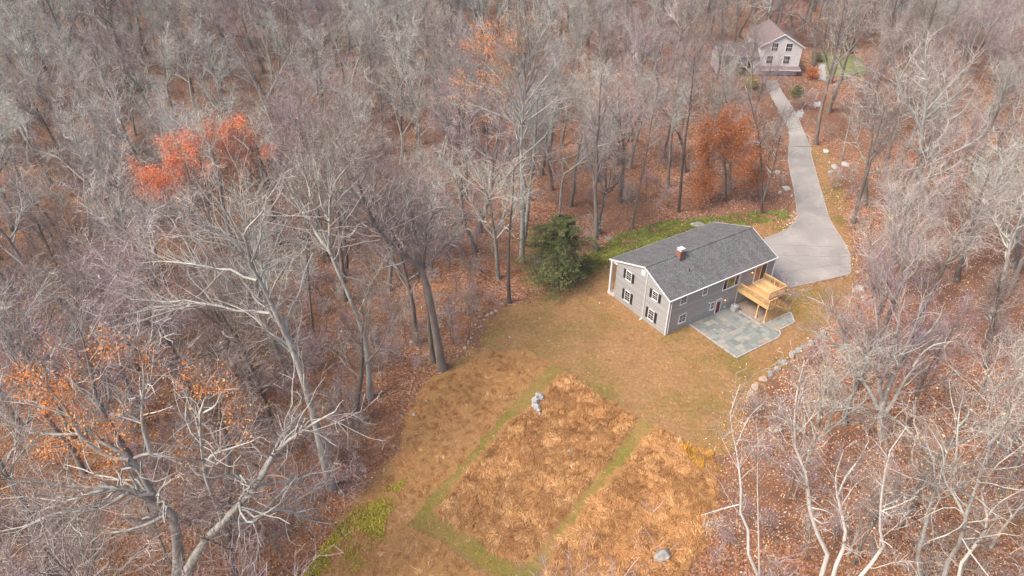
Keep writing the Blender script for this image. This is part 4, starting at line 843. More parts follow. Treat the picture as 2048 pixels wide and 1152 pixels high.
# birches at the lower right
BG = 'white birches in the lower right of the photo'
hero('birch_tree', 'white birch nearest the meadow edge, thin S-curved stem', (1560, 1260),
     [[(1560, 1260)] + c8([(300, 1250), (262, 1152), (212, 1030), (215, 930), (178, 850), (186, 740), (165, 620), (160, 560), (135, 450), (150, 350), (180, 290)]), c8([(165, 560), (220, 440), (290, 370)]), c8([(175, 830), (100, 850), (0, 880)])],
     [.17, .06, .05], 'birch', 121, .45, 'slim', leaf='tan', nleaf=300, size=.12, per=2, spread=.5, group=BG)
hero('birch_tree', 'thinnest straight white birch right beside the S-curved birch', (1520, 1180),
     [[(1520, 1180)] + c8([(266, 1080), (262, 900), (258, 700), (262, 540), (250, 450)])], [.09], 'birch', 122, .3, 'slim', leaf='tan', nleaf=170, size=.12, per=2, spread=.5, auto=4, group=BG)
hero('birch_tree', 'tallest white birch, bent stem topping out beside the boulder wall', (1640, 1290),
     [[(1640, 1290)] + c8([(530, 1220), (550, 1140), (575, 1020), (512, 940), (490, 800), (465, 640), (430, 590), (425, 450), (436, 320), (470, 180)]), c8([(422, 515), (380, 450), (350, 440)]), c8([(440, 510), (500, 440), (530, 380)]), c8([(495, 800), (560, 850), (600, 860)])],
     [.24, .07, .06, .05], 'birch', 123, .6, 'slim', leaf='tan', nleaf=500, size=.12, per=2, spread=.5, auto=4, group=BG)
hero('birch_tree', 'white birch with forked broken top in middle of the birches', (1660, 1300),
     [[(1660, 1300)] + c8([(595, 1170), (640, 1050), (655, 950), (650, 870), (620, 830), (630, 740), (690, 670), (760, 545)]), c8([(618, 800), (612, 700), (645, 590)]), c8([(640, 830), (700, 740), (760, 700)])],
     [.25, .09, .06], 'birch', 124, .5, 'slim', leaf='tan', nleaf=450, size=.12, per=2, spread=.5, auto=3, group=BG)
hero('birch_tree', 'white birch with sharp elbow low in stem, right of forked-top birch', (1690, 1300),
     [[(1690, 1300)] + c8([(715, 1155), (790, 1080), (835, 990), (810, 950), (816, 800), (830, 700), (850, 610), (880, 520), (930, 480)]), c8([(815, 860), (900, 830), (980, 790)]), c8([(845, 620), (800, 560), (760, 520)])],
     [.21, .06, .06], 'birch', 125, .5, 'slim', leaf='tan', nleaf=450, size=.12, per=2, spread=.5, auto=3, group=BG)
hero('birch_tree', 'cream-barked tree with many crooked forks, left of bottom right corner', (1880, 1290),
     [[(1880, 1290)] + c8([(1090, 1200), (1110, 1100), (1170, 1000), (1195, 900), (1215, 800), (1270, 700), (1300, 600), (1300, 450), (1320, 330)]), c8([(1220, 800), (1140, 740), (1140, 660), (1180, 600)]), c8([(1300, 560), (1370, 480), (1400, 380), (1450, 330)]), c8([(1200, 900), (1150, 800), (1090, 700), (1100, 600), (1040, 500), (1000, 430)]), c8([(1150, 680), (1160, 480), (1170, 400), (1190, 310)])],
     [.26, .1, .13, .13, .11], 'bark_pale', 126, .7, 'crooked', leaf='tan', nleaf=700, size=.12, per=2, spread=.5)
hero('birch_tree', 'speckled cream birch rising from bottom edge nearest the corner', (1940, 1290),
     [[(1940, 1290)] + c8([(1160, 1170), (1200, 1060), (1280, 960), (1290, 850), (1265, 780), (1300, 700), (1350, 640), (1458, 560)]), c8([(1280, 900), (1350, 820), (1458, 760)])],
     [.2, .1], 'birch', 127, .5, 'slim', leaf='tan', nleaf=500, size=.12, per=2, spread=.5, auto=4, group=BG)
hero('bare_tree', 'cream-limbed bare tree forking repeatedly among leaf litter right of the birches', (1850, 1180),
     [[(1850, 1180)] + c8([(980, 1080), (1010, 950), (1040, 820), (1080, 700), (1110, 600), (1160, 480), (1150, 430)]), c8([(1160, 480), (1210, 420), (1180, 310)]), c8([(1110, 600), (1060, 470), (1010, 430)]), c8([(1050, 790), (1120, 720), (1180, 640)]), c8([(1155, 450), (1130, 350), (1120, 260)])],
     [.24, .1, .1, .1, .07], 'bark_pale', 128, .6, 'crooked', leaf='tan', nleaf=250, size=.12, per=2, spread=.5)
hero('bare_tree', 'many-stemmed grey bare tree fanning up right of the patio', (1765, 880),
     [[(1765, 880)] + c8([(812, 470), (822, 380), (850, 300), (890, 210), (930, 120), (960, 50), (990, -40), (1010, -120)]),
      c8([(815, 440), (870, 370), (910, 290), (960, 220), (1020, 180)]), c8([(800, 400), (770, 330), (730, 270), (690, 210), (655, 140), (645, 70), (660, -20)]), c8([(830, 370), (800, 290), (860, 200), (880, 100), (900, -20), (890, -120)]),
      c8([(960, 210), (1000, 150), (1060, 110), (1150, 95)]), c8([(860, 280), (840, 180), (800, 60), (790, -60)]), c8([(655, 130), (600, 100), (540, 60), (450, 40)]), c8([(900, 200), (980, 100), (1060, 20), (1100, -80)]), c8([(720, 260), (760, 150), (740, 40), (700, -80)]),
      c8([(645, 90), (620, -10), (560, -70), (470, -110), (400, -130)]), c8([(640, 120), (560, 120), (500, 180)])],
     [.40, .32, .28, .30, .16, .24, .15, .20, .18, .15, .11], 'bark_pale', 129, 1.1, 'fan', twig='twig_purple')
hero('bare_tree', 'pale bare tree with wide twisting crown at far right, above the many-stemmed tree', (1852, 430),
     [[(1852, 430)] + c5b([(725, 1150), (700, 1050), (690, 950), (700, 860), (700, 760), (720, 650), (730, 500), (720, 320), (740, 180)]),
      c5b([(700, 900), (630, 830), (560, 740), (500, 680), (440, 600), (450, 530), (350, 450), (220, 430)]), c5b([(710, 880), (800, 800), (860, 700), (850, 560), (830, 450), (800, 340)]), c5b([(740, 950), (850, 890), (960, 840), (1070, 760), (1080, 660), (1000, 610)]),
      c5b([(700, 780), (640, 640), (570, 470), (545, 380), (550, 270)]), c5b([(720, 640), (800, 560), (900, 440), (970, 380)]), c5b([(700, 860), (600, 860), (520, 780), (460, 740)]), c5b([(570, 460), (630, 350), (700, 230), (640, 160)]),
      c5b([(700, 960), (600, 980), (500, 960), (430, 1000), (370, 980)]), c5b([(860, 690), (940, 640), (1000, 540), (1060, 420)]), c5b([(500, 520), (420, 410), (330, 310)])],
     [.45, .18, .2, .16, .17, .14, .12, .1, .1, .12, .08], 'bark_pale', 130, 1.3, 'broad')
hero('bare_tree', 'dark leaning trunk with pale limbs swept left over far right wood', (1912, 563),
     [c6b([(900, 470), (920, 380), (960, 270), (990, 170), (1010, 80), (1030, 0), (1060, -80), (1090, -160)]), c6b([(985, 190), (985, 120), (960, 60), (900, 20), (840, -20)]), c6b([(1015, 60), (1100, 110), (1180, 150), (1250, 230)]), c6b([(1020, 20), (950, -30), (880, -60), (800, -120)]), c6b([(1040, -20), (1140, 20), (1230, 30), (1300, 60)])],
     [.42, .14, .13, .12, .12], 'bark_dark', 131, .8, 'broad')
hero('bare_tree', 'dark upright trunk at far right, below the dark leaning trunk', (1971, 735), [c6b([(1070, 965), (1085, 850), (1105, 740), (1125, 640), (1140, 560), (1150, 470), (1160, 400)])], [.36], 'bark_dark', 132, .7, 'tall', auto=12)
hero('bare_tree', 'thick dark curved trunk at top of photo, upper left', (255, 166), [c1([(737, 478), (715, 400), (690, 280), (660, 200), (640, 130), (630, 60), (650, -10), (690, -100)]), c1([(640, 130), (610, 60), (590, -30), (560, -120)])], [.72, .3], 'bark_dark', 133, .8, 'fan', auto=5)
hero('bare_tree', 'pale spreading bare tree left of the red-leaved oak', (172, 470), [c3([(515, 490), (510, 350), (490, 260), (485, 150), (470, 50), (440, -40), (430, -110)]), c3([(500, 360), (420, 340), (350, 270), (260, 210), (190, 150), (90, 90)]), c3([(488, 180), (420, 120), (330, 40), (230, 10), (180, -10)]), c3([(490, 250), (540, 200), (590, 180)]), c3([(470, 60), (500, -30), (540, -90)])], [.26, .13, .13, .08, .09], 'bark_pale', 134, .9, 'broad')
hero('bare_tree', 'pale tree with steep branching crown above left of the red-leaved oak', (398, 245), [c1([(1140, 690), (1110, 590), (1095, 500), (1080, 400), (1070, 300), (1060, 220)]), c1([(1095, 480), (1030, 430), (960, 360), (900, 270)]), c1([(1080, 400), (1120, 300), (1130, 200)]), c1([(1085, 440), (1030, 330), (1000, 220)])], [.26, .12, .12, .1], 'bark_pale', 135, .9, 'broad')
hero('bare_tree', 'massed silvery bare tree, broadest crown in upper left wood', (560, 285), [c1([(1600, 830), (1560, 700), (1520, 600), (1470, 480), (1400, 380), (1300, 300)]), c1([(1520, 600), (1600, 440), (1680, 300), (1760, 180)]), c1([(1480, 500), (1380, 440), (1250, 400), (1180, 250)]), c1([(1540, 660), (1440, 560), (1340, 480)]), c1([(1560, 560), (1560, 380), (1500, 200), (1420, 60)]), c1([(1640, 380), (1780, 330), (1880, 260)])], [.34, .16, .14, .12, .14, .1], 'bark_pale', 136, 1.3, 'fan')
hero('bare_tree', 'pale bare tree with long vertical limbs directly left of the fan-crowned tree', (800, 330), [c2([(290, 950), (300, 800), (260, 640), (240, 520), (220, 420)]), c2([(300, 780), (350, 700), (400, 600), (420, 480)]), c2([(260, 560), (180, 500), (100, 460)]), c2([(280, 520), (320, 450), (370, 430)])], [.24, .12, .1, .08], 'bark_pale', 137, .9, 'broad')
hero('bare_tree', 'pale zigzag bare tree in upper middle wood above the fan-crowned tree', (690, 200), [c2([(10, 580), (15, 450), (50, 330), (70, 200), (80, 100)]), c2([(40, 440), (120, 290), (230, 230)]), c2([(15, 440), (-60, 330), (-90, 220)])], [.25, .13, .12], 'bark_pale', 138, 1.0, 'broad')
hero('bare_tree', 'purple-twigged bare tree whose top just enters bottom edge below the meadow', (1150, 1640),
     [[(1150, 1640), (1150, 1540), (1150, 1440), (1150, 1340), (1150, 1235)]], [.2], 'bark', 139, .9, 'brush', auto=26, twig='twig_purple')

# ---- evergreen beside the lawn
def hemlock(name, base, h, rad, label, seed, n=260):
    rng = np.random.default_rng(seed); b = G(*base); b[2] = hz1(b[0], b[1]); K = 8
    T0 = np.stack([np.zeros(12), np.zeros(12), np.linspace(0, h, 12)], 1)[None] + rng.normal(size=(1, 12, 3)) * 0.03; R0 = np.linspace(.2, .02, 12)[None]
    t = rng.random(n) ** 0.9; z0 = 0.03 * h + t * h * 0.95; az = rng.random(n) * 2 * pi
    ln = rad * np.clip(1.08 * (1 - t) ** 0.5, 0.08, 1) * rng.uniform(0.45, 1.2, n) * (1 + 0.18 * np.sin(az * 3 + seed)); P = []
    for i in range(K):
        s = i / (K - 1); P.append(np.stack([np.cos(az) * ln * s, np.sin(az) * ln * s, z0 + ln * (0.34 * s - 0.40 * s * s)], 1))
    P = np.stack(P, 1) + rng.normal(size=(n, K, 3)) * 0.05
    wood = cat_geo([tubes(T0, R0, 8, 0.1), tubes(P, 0.035 * np.linspace(1, .2, K)[None] * np.ones((n, 1)), 4, 0.1)])
    per = 150; idx = np.repeat(np.arange(n), per); s = rng.random(n * per) ** 0.6; x = s * (K - 1); k = np.minimum(x.astype(int), K - 2); f = (x - k)[:, None]
    c = P[idx, k] * (1 - f) + P[idx, k + 1] * f; side = np.stack([-np.sin(az[idx]), np.cos(az[idx]), 0 * idx], 1)
    w = ln[idx] * 0.34 * (1.15 - s) + 0.12; sd = rng.uniform(-1, 1, len(idx)); c = c + side * (sd * w)[:, None]; c[:, 2] += -0.22 * np.abs(sd) * w + rng.normal(size=len(idx)) * 0.06
    # each spray: a narrow leaf-shaped quad pointing outwards and down
    out = np.stack([np.cos(az[idx]), np.sin(az[idx]), -0.35 + 0 * idx], 1) + side * (sd * 0.9)[:, None] + rng.normal(size=(len(idx), 3)) * 0.25; out = nrm(out)
    sd2 = nrm(np.cross(out, UP + rng.normal(size=out.shape) * 0.4)); L_ = rng.uniform(.13, .30, len(idx))[:, None]; W_ = L_ * 0.24
    V = np.stack([c - sd2 * W_ * .5, c + out * L_ * .5 - sd2 * W_, c + out * L_, c + out * L_ * .5 + sd2 * W_], 1).reshape(-1, 3)
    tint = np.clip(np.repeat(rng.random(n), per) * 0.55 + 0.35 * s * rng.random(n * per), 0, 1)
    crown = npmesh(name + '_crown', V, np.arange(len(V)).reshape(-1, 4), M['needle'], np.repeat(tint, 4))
    trunk = npmesh(name + '_trunk', wood[0], wood[1], M['bark_dark'], wood[2], smooth=True)
    HERO_POS.append((b[0], b[1])); return put_tree(name, (trunk, crown), tuple(b), 0, 1, label)
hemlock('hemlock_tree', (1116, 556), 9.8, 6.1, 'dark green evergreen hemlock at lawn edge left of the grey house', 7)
def shrub(px, py, r, m, label, cat, seed, n=2600, name='evergreen_shrub', size=.2):
    rng = np.random.default_rng(seed); b = G(px, py, 6.0); b[2] = hz1(b[0], b[1])
    for _ in range(4): b = G(px, py, hz1(b[0], b[1]))
    sk = grow(rng, np.array([[[0, 0, 0], [0, 0, .3 * r]]]), np.array([[.05, .04]]), 40, .1, 1, r * 1.3, (10, 80), .1, .15, 6, .6, bylen=False)
    lf = leaves(rng, sk[0], n, size, r * 0.16, 8); w = tubes(sk[0], sk[1], 4, .2); rt = thing(name, tuple(b), 0, label, cat)
    link('stems', npmesh('stems', *w[:2], M['bark_dark'], w[2]), rt); link('foliage', npmesh('foliage', *lf[:2], M[m], lf[2]), rt)
shrub(1695, 105, 2.2, 'needle', 'dark evergreen shrub at the far edge of the neighbour lawn', 'shrub', 1)
shrub(1632, 122, 1.8, 'needle', 'dark evergreen shrub against the neighbour house corner', 'shrub', 2)
shrub(1622, 158, 2.2, 'leaf_rust', 'rounded orange-brown shrub beside the pale walkway', 'shrub', 3, name='autumn_shrub')
shrub(1478, 150, 2.6, 'needle', 'dark green shrub left of the neighbour house wing', 'shrub', 4)
shrub(1592, 196, 2.2, 'needle', 'dark green shrub below the neighbour garage by the lane', 'shrub', 5)
shrub(1500, 175, 2.0, 'moss', 'yellow-green shrub below left of the neighbour house', 'shrub', 6, name='yellow_shrub')

# ------------------------------------------------------------------ rocks
import bmesh
def rock(name, px, py, size, label, seed, stretch=(1, 1, .7), rz=None, m='stone', group=None, cat='rock', jag=.28):
    rng = random.Random(seed); bm = bmesh.new(); bmesh.ops.create_icosphere(bm, subdivisions=3, radius=0.5)
    pl = [(Vector((rng.gauss(0, 1), rng.gauss(0, 1), rng.gauss(0, .7))).normalized(), rng.uniform(.26, .43)) for _ in range(11)]
    for v in bm.verts:
        for n_, d_ in pl:
            k = v.co.dot(n_) - d_
            if k > 0: v.co -= n_ * k * .92
        q = v.co * 3; v.co *= 1 + jag * (float(fbm(N3, np.array(q.x + q.z * 1.7 + seed), np.array(q.y - q.z + seed * 2), 3)) - .5)
        v.co.x *= stretch[0] * size; v.co.y *= stretch[1] * size; v.co.z = (v.co.z + .12) * stretch[2] * size
    me = bpy.data.meshes.new(name); bm.to_mesh(me); bm.free(); me.materials.append(M[m]); b = G(px, py); b = G(px, py, hz1(b[0], b[1]))
    o = link(name, me); o.location = tuple(b); o.rotation_euler = (0, 0, rng.random() * 6 if rz is None else rz); return tag(o, label, cat, group)
M['white_rock'] = plain('white_rock', (0.38, 0.365, 0.35), .95, .1, vary=.5, scale=9); M['pink_rock'] = plain('pink_rock', (.42, .31, .25), .95, .1, vary=.3)
WG = 'boulders of the low wall below the patio'
wallr = [(1499, 786, 1.0, 'pink'), (1510, 772, 1.1, 'pink'), (1526, 757, 1.0, 'pink'), (1541, 747, 1.1, 'pale'), (1554, 737, .9, 'pale'), (1567, 724, 1.6, 'big blue-grey'), (1583, 709, 1.0, 'grey'), (1595, 701, 1.1, 'pale'), (1608, 692, .9, 'pale'), (1622, 684, 1.0, 'pale'), (1635, 674, .9, 'pale'), (1648, 664, 1.0, 'grey')]
ordn = ['first', 'second', 'third', 'fourth', 'fifth', 'sixth', 'seventh', 'eighth', 'ninth', 'tenth', 'eleventh', 'twelfth', 'thirteenth', 'fourteenth', 'fifteenth', 'sixteenth', 'seventeenth', 'eighteenth', 'nineteenth', 'twentieth', 'twenty-first', 'twenty-second', 'twenty-third', 'twenty-fourth', 'twenty-fifth', 'twenty-sixth', 'twenty-seventh', 'twenty-eighth', 'twenty-ninth', 'thirtieth']
for i, (x, y, s, c) in enumerate(wallr): rock('boulder', x, y + 2, s * (.85 + .45 * ((i * 7) % 5) / 5), f'{c} boulder, {ordn[i]} from the birches in the low wall below patio', 30 + i, (1.45, .85, .5), YAW + .25 + .5 * math.sin(i * 2.3), 'pink_rock' if c == 'pink' else 'stone', WG)
rock('boulder', 1550, 860, 1.5, 'low pinkish boulder alone in leaf litter below the boulder wall', 50, (1.2, .8, .5), 0, 'pink_rock')
rock('boulder', 1325, 1112, 1.7, 'grey pointed rock in the long grass near bottom edge', 51, (1.1, .9, .75), .2)
rock('boulder', 1139, 904, .6, 'small round grey rock in middle of the central meadow', 52)
# the white gnarled ledge in the meadow
for k, (x, y, s) in enumerate([]): pass
bm = bmesh.new(); rr = random.Random(5); A0 = G(1075, 812)
for k, (x, y, s) in enumerate([(1077, 797, .75), (1071, 803, .7), (1070, 811, .6), (1074, 818, .55), (1077, 824, .42), (1079, 830, .3), (1082, 799, .5)]):
    p = G(x, y) - A0; r_ = bmesh.ops.create_icosphere(bm, subdivisions=3, radius=s * .6)
    for v in r_['verts']:
        q = v.co * 4; v.co *= .6 + .9 * float(fbm(N3, np.array(q.x + q.z * 1.3 + k * 9), np.array(q.y + q.z), 3)); v.co.z *= 1.2; v.co += Vector((p[0], p[1], .12 + .1 * s))
me = bpy.data.meshes.new('rock_ledge'); bm.to_mesh(me); bm.free(); me.materials.append(M['white_rock']); o = link('rock_ledge', me); o.location = tuple(A0)
tag(o, 'gnarled white rock ledge at upper left corner of central meadow', 'rock')
for i, (x, y, s, l, mm) in enumerate([(1555, 345, 1.3, 'grey rock beside twin-stemmed dark tree left of driveway', 'stone'), (1571, 378, 1.7, 'largest pale ledge rock at left edge of driveway', 'white_rock'), (1560, 386, 1.0, 'pale rock just left of the largest driveway ledge rock', 'white_rock'), (1583, 392, .7, 'small pale rock on kerb below driveway ledge', 'white_rock'),
    (1652, 304, 1.6, 'pale rock uppermost on the bank right of driveway', 'white_rock'), (1668, 335, 1.5, 'long pale rock in dark soil right of driveway', 'white_rock'), (1689, 330, 1.8, 'largest pale rock right of driveway under thin pale tree', 'white_rock'), (1659, 325, .6, 'small white rock in dark soil between the driveway bank rocks', 'white_rock'), (1660, 345, 1.1, 'flat pale rock lowest on the bank right of driveway', 'white_rock'),
    (1680, 417, .7, 'single small stone halfway down the right side of driveway', 'stone'), (1395, 451, 1.9, 'long grey rock at ivy edge directly behind house roof', 'stone'), (1215, 479, 1.0, 'grey rock in the ivy beside the forking tree', 'stone'), (1715, 545, .8, 'pale stone right of the driveway corner', 'pink_rock'), (1722, 578, 1.5, 'larger pale rock below the driveway corner', 'stone'), (1708, 582, .9, 'small rock left of larger rock below driveway corner', 'pink_rock'), (1725, 595, .6, 'small white stone under the larger rock below driveway corner', 'white_rock'),
    (1005, 608, .7, 'round grey stone at foot of straight dark tree', 'stone'), (1020, 675, .45, 'small white stone alone on upper lawn', 'white_rock'), (828, 829, .5, 'small pale stone at left meadow edge', 'white_rock'), (853, 803, .35, 'tiny white stone in left meadow near leaf litter', 'white_rock'), (822, 684, .6, 'white stone in leaf litter left of thick leaning tree', 'white_rock'), (685, 985, .7, 'grey stone at foot of the pale leaning tree', 'stone')]):
    rock('rock', x, y, s, l, 70 + i, (1.2, .85, .6), None, mm)
rr = random.Random(9)
rubl = [(958, 634), (968, 640), (951, 650), (962, 655), (946, 668), (975, 630), (985, 627), (937, 684), (930, 696), (915, 712), (954, 642), (942, 676), (993, 622)]
for i, (x, y) in enumerate(rubl): rock('field_stone', x, y, rr.uniform(.3, .7), f'small pale field stone, {ordn[i]} in rubble line between lawn and wood', 120 + i, (1.2, .9, .6), None, 'white_rock' if i % 3 else 'stone', 'stones of the rubble line at lawn edge')
rubl = [(1588, 425), (1583, 432), (1590, 438), (1578, 440), (1585, 446), (1574, 450), (1593, 428), (1580, 447)]
for i, (x, y) in enumerate(rubl): rock('field_stone', x, y, rr.uniform(.3, .6), f'pale stone, {ordn[i]} in the cluster by ivy end at driveway bend', 140 + i, (1.2, .9, .6), None, 'white_rock', 'stones beside the driveway bend')

# ------------------------------------------------------------------ meadow grass, ivy, moss, fallen leaves
def blades(name, poly, dens, length, width, m, seed, per=14, lift=0.22, swirl=1.0, base_a=0.3, clip_edge=0.42, kind='stuff', zt=0.05, spread=.13, tscale=.2):
    rng = np.random.default_rng(seed); x0, y0 = poly.min(0); x1, y1 = poly.max(0); n = int((x1 - x0) * (y1 - y0) * dens / per)
    x = rng.uniform(x0, x1, n); y = rng.uniform(y0, y1, n); ok = sdist(poly, x, y) > clip_edge - .4 * (fbm(N2, x * .8, y * .8, 3) - .3); ok &= (y > 24) & (np.abs(x) < 60); x, y = x[ok], y[ok]; n = len(x)
    th = base_a + swirl * (fbm(N1, x * .5, y * .5, 3) - .5) * 12 + rng.normal(size=n) * .3
    tn = np.clip(.47 + (fbm(N2, x * tscale + 9, y * tscale, 2) - .5) * .3 + (fbm(N3, x * .9, y * .9, 4) - .5) * .5 + rng.normal(size=n) * .13, 0, 1); hh = lift * (0.35 + 1.3 * fbm(N3, x * 1.1, y * 1.1, 2))
    i = np.repeat(np.arange(n), per); N = len(i); bx = x[i] + rng.normal(size=N) * spread; by = y[i] + rng.normal(size=N) * spread; a = th[i] + rng.normal(size=N) * .22
    Lb = length * rng.uniform(.6, 1.2, N); bend = rng.normal(size=N) * .25 + .35 * np.sin(th[i] * 2); h = hh[i] * rng.uniform(.5, 1.3, N); w = width * rng.uniform(.7, 1.2, N); V = []
    px_, py_ = bx, by
    for s in range(4):
        f = s / 3; aa = a + bend * f * 2; z = zt + h * np.sin(np.clip(f * 1.25 + .12, 0, 1) * pi) + .02 * rng.random(N); ww = w * (1 - .75 * f ** 2) / 2
        V.append(np.stack([px_ - np.sin(aa) * ww, py_ + np.cos(aa) * ww, z - ww * .3], 1)); V.append(np.stack([px_ + np.sin(aa) * ww, py_ - np.cos(aa) * ww, z + ww * .3], 1))
        px_ = px_ + np.cos(aa) * Lb / 3; py_ = py_ + np.sin(aa) * Lb / 3
    V = np.stack(V, 1); o = np.arange(N)[:, None] * 8
    Q = np.concatenate([np.stack([o[:, 0] + 2 * s, o[:, 0] + 2 * s + 1, o[:, 0] + 2 * s + 3, o[:, 0] + 2 * s + 2], 1) for s in range(3)])
    return tag(link(name, npmesh(name, V.reshape(-1, 3), Q, M[m], np.repeat(np.clip(tn[i] + rng.normal(size=N) * .08, 0, 1), 8))), kind=kind)
blades('long_grass', MEAD_MID, 165, .85, .044, 'blade', 1, lift=.17); blades('long_grass', MEAD_LEFT, 45, .6, .034, 'blade', 2, lift=.08); blades('long_grass', MEAD_RIGHT, 160, .85, .044, 'blade', 3, base_a=.8, lift=.16)
blades('golden_grass', pxpoly([(1340, 890), (1375, 880), (1428, 903), (1436, 930), (1402, 945), (1365, 915)]), 55, .6, .035, 'gold', 4, lift=.4)
blades('lawn_tufts', CLEAR, 26, .22, .03, 'blade', 8, per=6, lift=.05, zt=.02, spread=.15, clip_edge=-.4)
rngs = np.random.default_rng(12)
def scatter(name, poly, dens, size, m, zlo, zhi, flat=.6, clump=.6, seed=0, thr=.0, label=None):
    rng = np.random.default_rng(seed); x0, y0 = poly.min(0) - 1; x1, y1 = poly.max(0) + 1; n = int((x1 - x0) * (y1 - y0) * dens); x = rng.uniform(x0, x1, n); y = rng.uniform(y0, y1, n)
    f = fbm(N2, x * clump, y * clump, 4); ok = (sdist(poly, x, y) > -.9 + 1.8 * f) & (rng.random(n) < sst(thr - .12, thr + .22, f) + (thr == 0)) ; x, y, f = x[ok], y[ok], f[ok]
    z = hz(x, y) + zlo + (zhi - zlo) * rng.random(len(x)) * (.4 + f); v, q, t = quads(rng, np.stack([x, y, z], 1), size, np.clip(f + rng.normal(size=len(x)) * .15, 0, 1), flat)
    return tag(link(name, npmesh(name, v, q, M[m], t)), kind='stuff')
scatter('ivy', IVY, 230, .2, 'ivy', .02, .12, seed=21, thr=.33); scatter('moss', MOSS, 420, .17, 'moss', .06, .20, seed=22, thr=.40, clump=.35)
scatter('golden_fern', np.array([G(1024, 1000)[:2] + .4 * np.array([math.cos(a), math.sin(a)]) for a in np.arange(0, 6.28, .6)]), 220, .2, 'gold', .05, .5, seed=23)
# fallen leaves lying on the forest floor
rng = np.random.default_rng(31); n = 330000; yy = 26 + 124 * rng.random(n) ** 1.25; xx = (rng.random(n) * 2 - 1) * (22 + yy * .72)
dc = sdist(CLEAR, xx, yy); dd = sdist(DRIVE, xx, yy); dens = fbm(N1, xx * .12, yy * .12, 4)
ok = ((dc < rng.exponential(.9, n) * .8) & (dd < rng.exponential(.25, n)) | (rng.random(n) < .015) & (dc < 0) | (rng.random(n) < .02)) & ~inH(xx, yy) & (rng.random(n) < .35 + .9 * dens); hp = np.stack([xx, yy], 1) - HO; uu = hp @ cu; vv = hp @ cv
ok &= ~((uu > -.3) & (uu < 19) & (vv > -8) & (vv < 11.3)); xx, yy = xx[ok], yy[ok]
v, q, t = quads(rng, np.stack([xx, yy, hz(xx, yy) + .05 + .06 * rng.random(len(xx))], 1), .19, np.clip(.15 + .16 * sst(5, 30, xx) + .7 * fbm(N2, xx * .25, yy * .25, 3) + rng.normal(size=len(xx)) * .2, 0, 1), .75)
tag(link('fallen_leaves', npmesh('fallen_leaves', v, q, M['litter'], t)), kind='stuff')

# ------------------------------------------------------------------ the wood
PROT = np.array([(1212, 505), (1430, 436), (1572, 405), (1560, 262), (1645, 262), (1695, 400), (1712, 590), (1650, 655), (1500, 800), (1445, 900), (1440, 1050), (1330, 1230), (600, 1230), (700, 1030), (830, 850), (980, 700), (1060, 615), (1200, 585)], float)
PNB = np.array([(1495, 45), (1620, 45), (1650, 190), (1500, 180)], float); PLAWN = np.array([(1640, 100), (1720, 105), (1725, 250), (1600, 260), (1600, 190)], float)
A_ = lambda *p: np.array(p, float)
OPEN = [(A_((1030, 415), (1215, 415), (1215, 620), (1030, 620)), 1.0), (A_((560, 1080), (1460, 1080), (1460, 1700), (540, 1700)), 1.0), (A_((1490, 30), (1630, 30), (1630, 260), (1490, 260)), .45), (A_((560, 520), (760, 450), (1000, 390), (1040, 600), (900, 740), (740, 800), (560, 720)), .9), (A_((1050, 330), (1200, 300), (1560, 250), (1570, 430), (1180, 500)), .85), (A_((480, 560), (680, 700), (800, 800), (740, 1000), (640, 1152), (500, 1152), (420, 900), (380, 640)), .8),
        (A_((1800, 420), (2048, 400), (2048, 1000), (1800, 900)), .75), (A_((240, 220), (560, 220), (580, 440), (260, 440)), .8), (A_((930, 20), (1230, 20), (1230, 330), (930, 330)), .5), (A_((1440, 760), (2048, 900), (2048, 1152), (1440, 1152)), .85), (A_((0, 680), (500, 680), (560, 1152), (0, 1152)), .62)]
def blocks(x, y, z, h, cr):
    for f, wf in ((.3, 0.0), (.5, .5), (.72, .85), (.95, .5)):
        for s in (-1, 0, 1):
            X_, Y_ = to_px((x + s * cr * wf, y, z + h * f))
            if inside(PROT, X_, Y_): return 1
            if inside(PNB, X_, Y_) or inside(PLAWN, X_, Y_): return 2
    for poly, pr in OPEN:
        if inside(poly, *to_px((x, y, z + h * .7))) and rng.random() < pr: return 1
    for (hx, hy), seg in zip(HERO_POS2, HERO_SEG):
        if y < hy - 1:
            for q in seg:
                X_, Y_ = to_px((x, y, z + h * .68)); hX, hY = to_px(q); rr_ = cr * F_PX / (y * .83 + 25)
                if abs(X_ - hX) < rr_ * .8 and abs(Y_ - hY) < rr_ * .9 and rng.random() < .62: return 1
    return 0
VAR = {}
SPEC0 = [('fan', 'bark', 'grey fan-crowned'), ('fan', 'bark_pale', 'silvery fan-crowned'), ('broad', 'bark_pale', 'pale spreading'), ('broad', 'bark', 'grey spreading'), ('tall', 'bark_dark', 'dark-trunked tall'), ('tall', 'bark', 'grey tall'), ('slim', 'bark', 'slender grey'), ('slim', 'bark_dark', 'slender dark'), ('crooked', 'bark_pale', 'pale crooked'), ('brush', 'bark', 'purple-twigged bushy'), ('brush', 'bark_pale', 'silvery many-stemmed'), ('broad', 'bark_dark', 'dark spreading')]
FORMS = [('fan', 500, 'fan-crowned'), ('fan', 501, 'round-crowned'), ('broad', 502, 'spreading'), ('broad', 503, 'wide-limbed'), ('tall', 504, 'tall-trunked'), ('slim', 506, 'slender'), ('crooked', 508, 'crooked'), ('brush', 509, 'many-stemmed')]
PAL = [('bark', 'twig', 'grey'), ('bark_pale', 'twig_silver', 'silvery'), ('bark_pale', 'twig_pale', 'pale beige'), ('bark', 'twig_purple', 'purplish'), ('bark_dark', 'twig', 'dark')]
SPEC = []
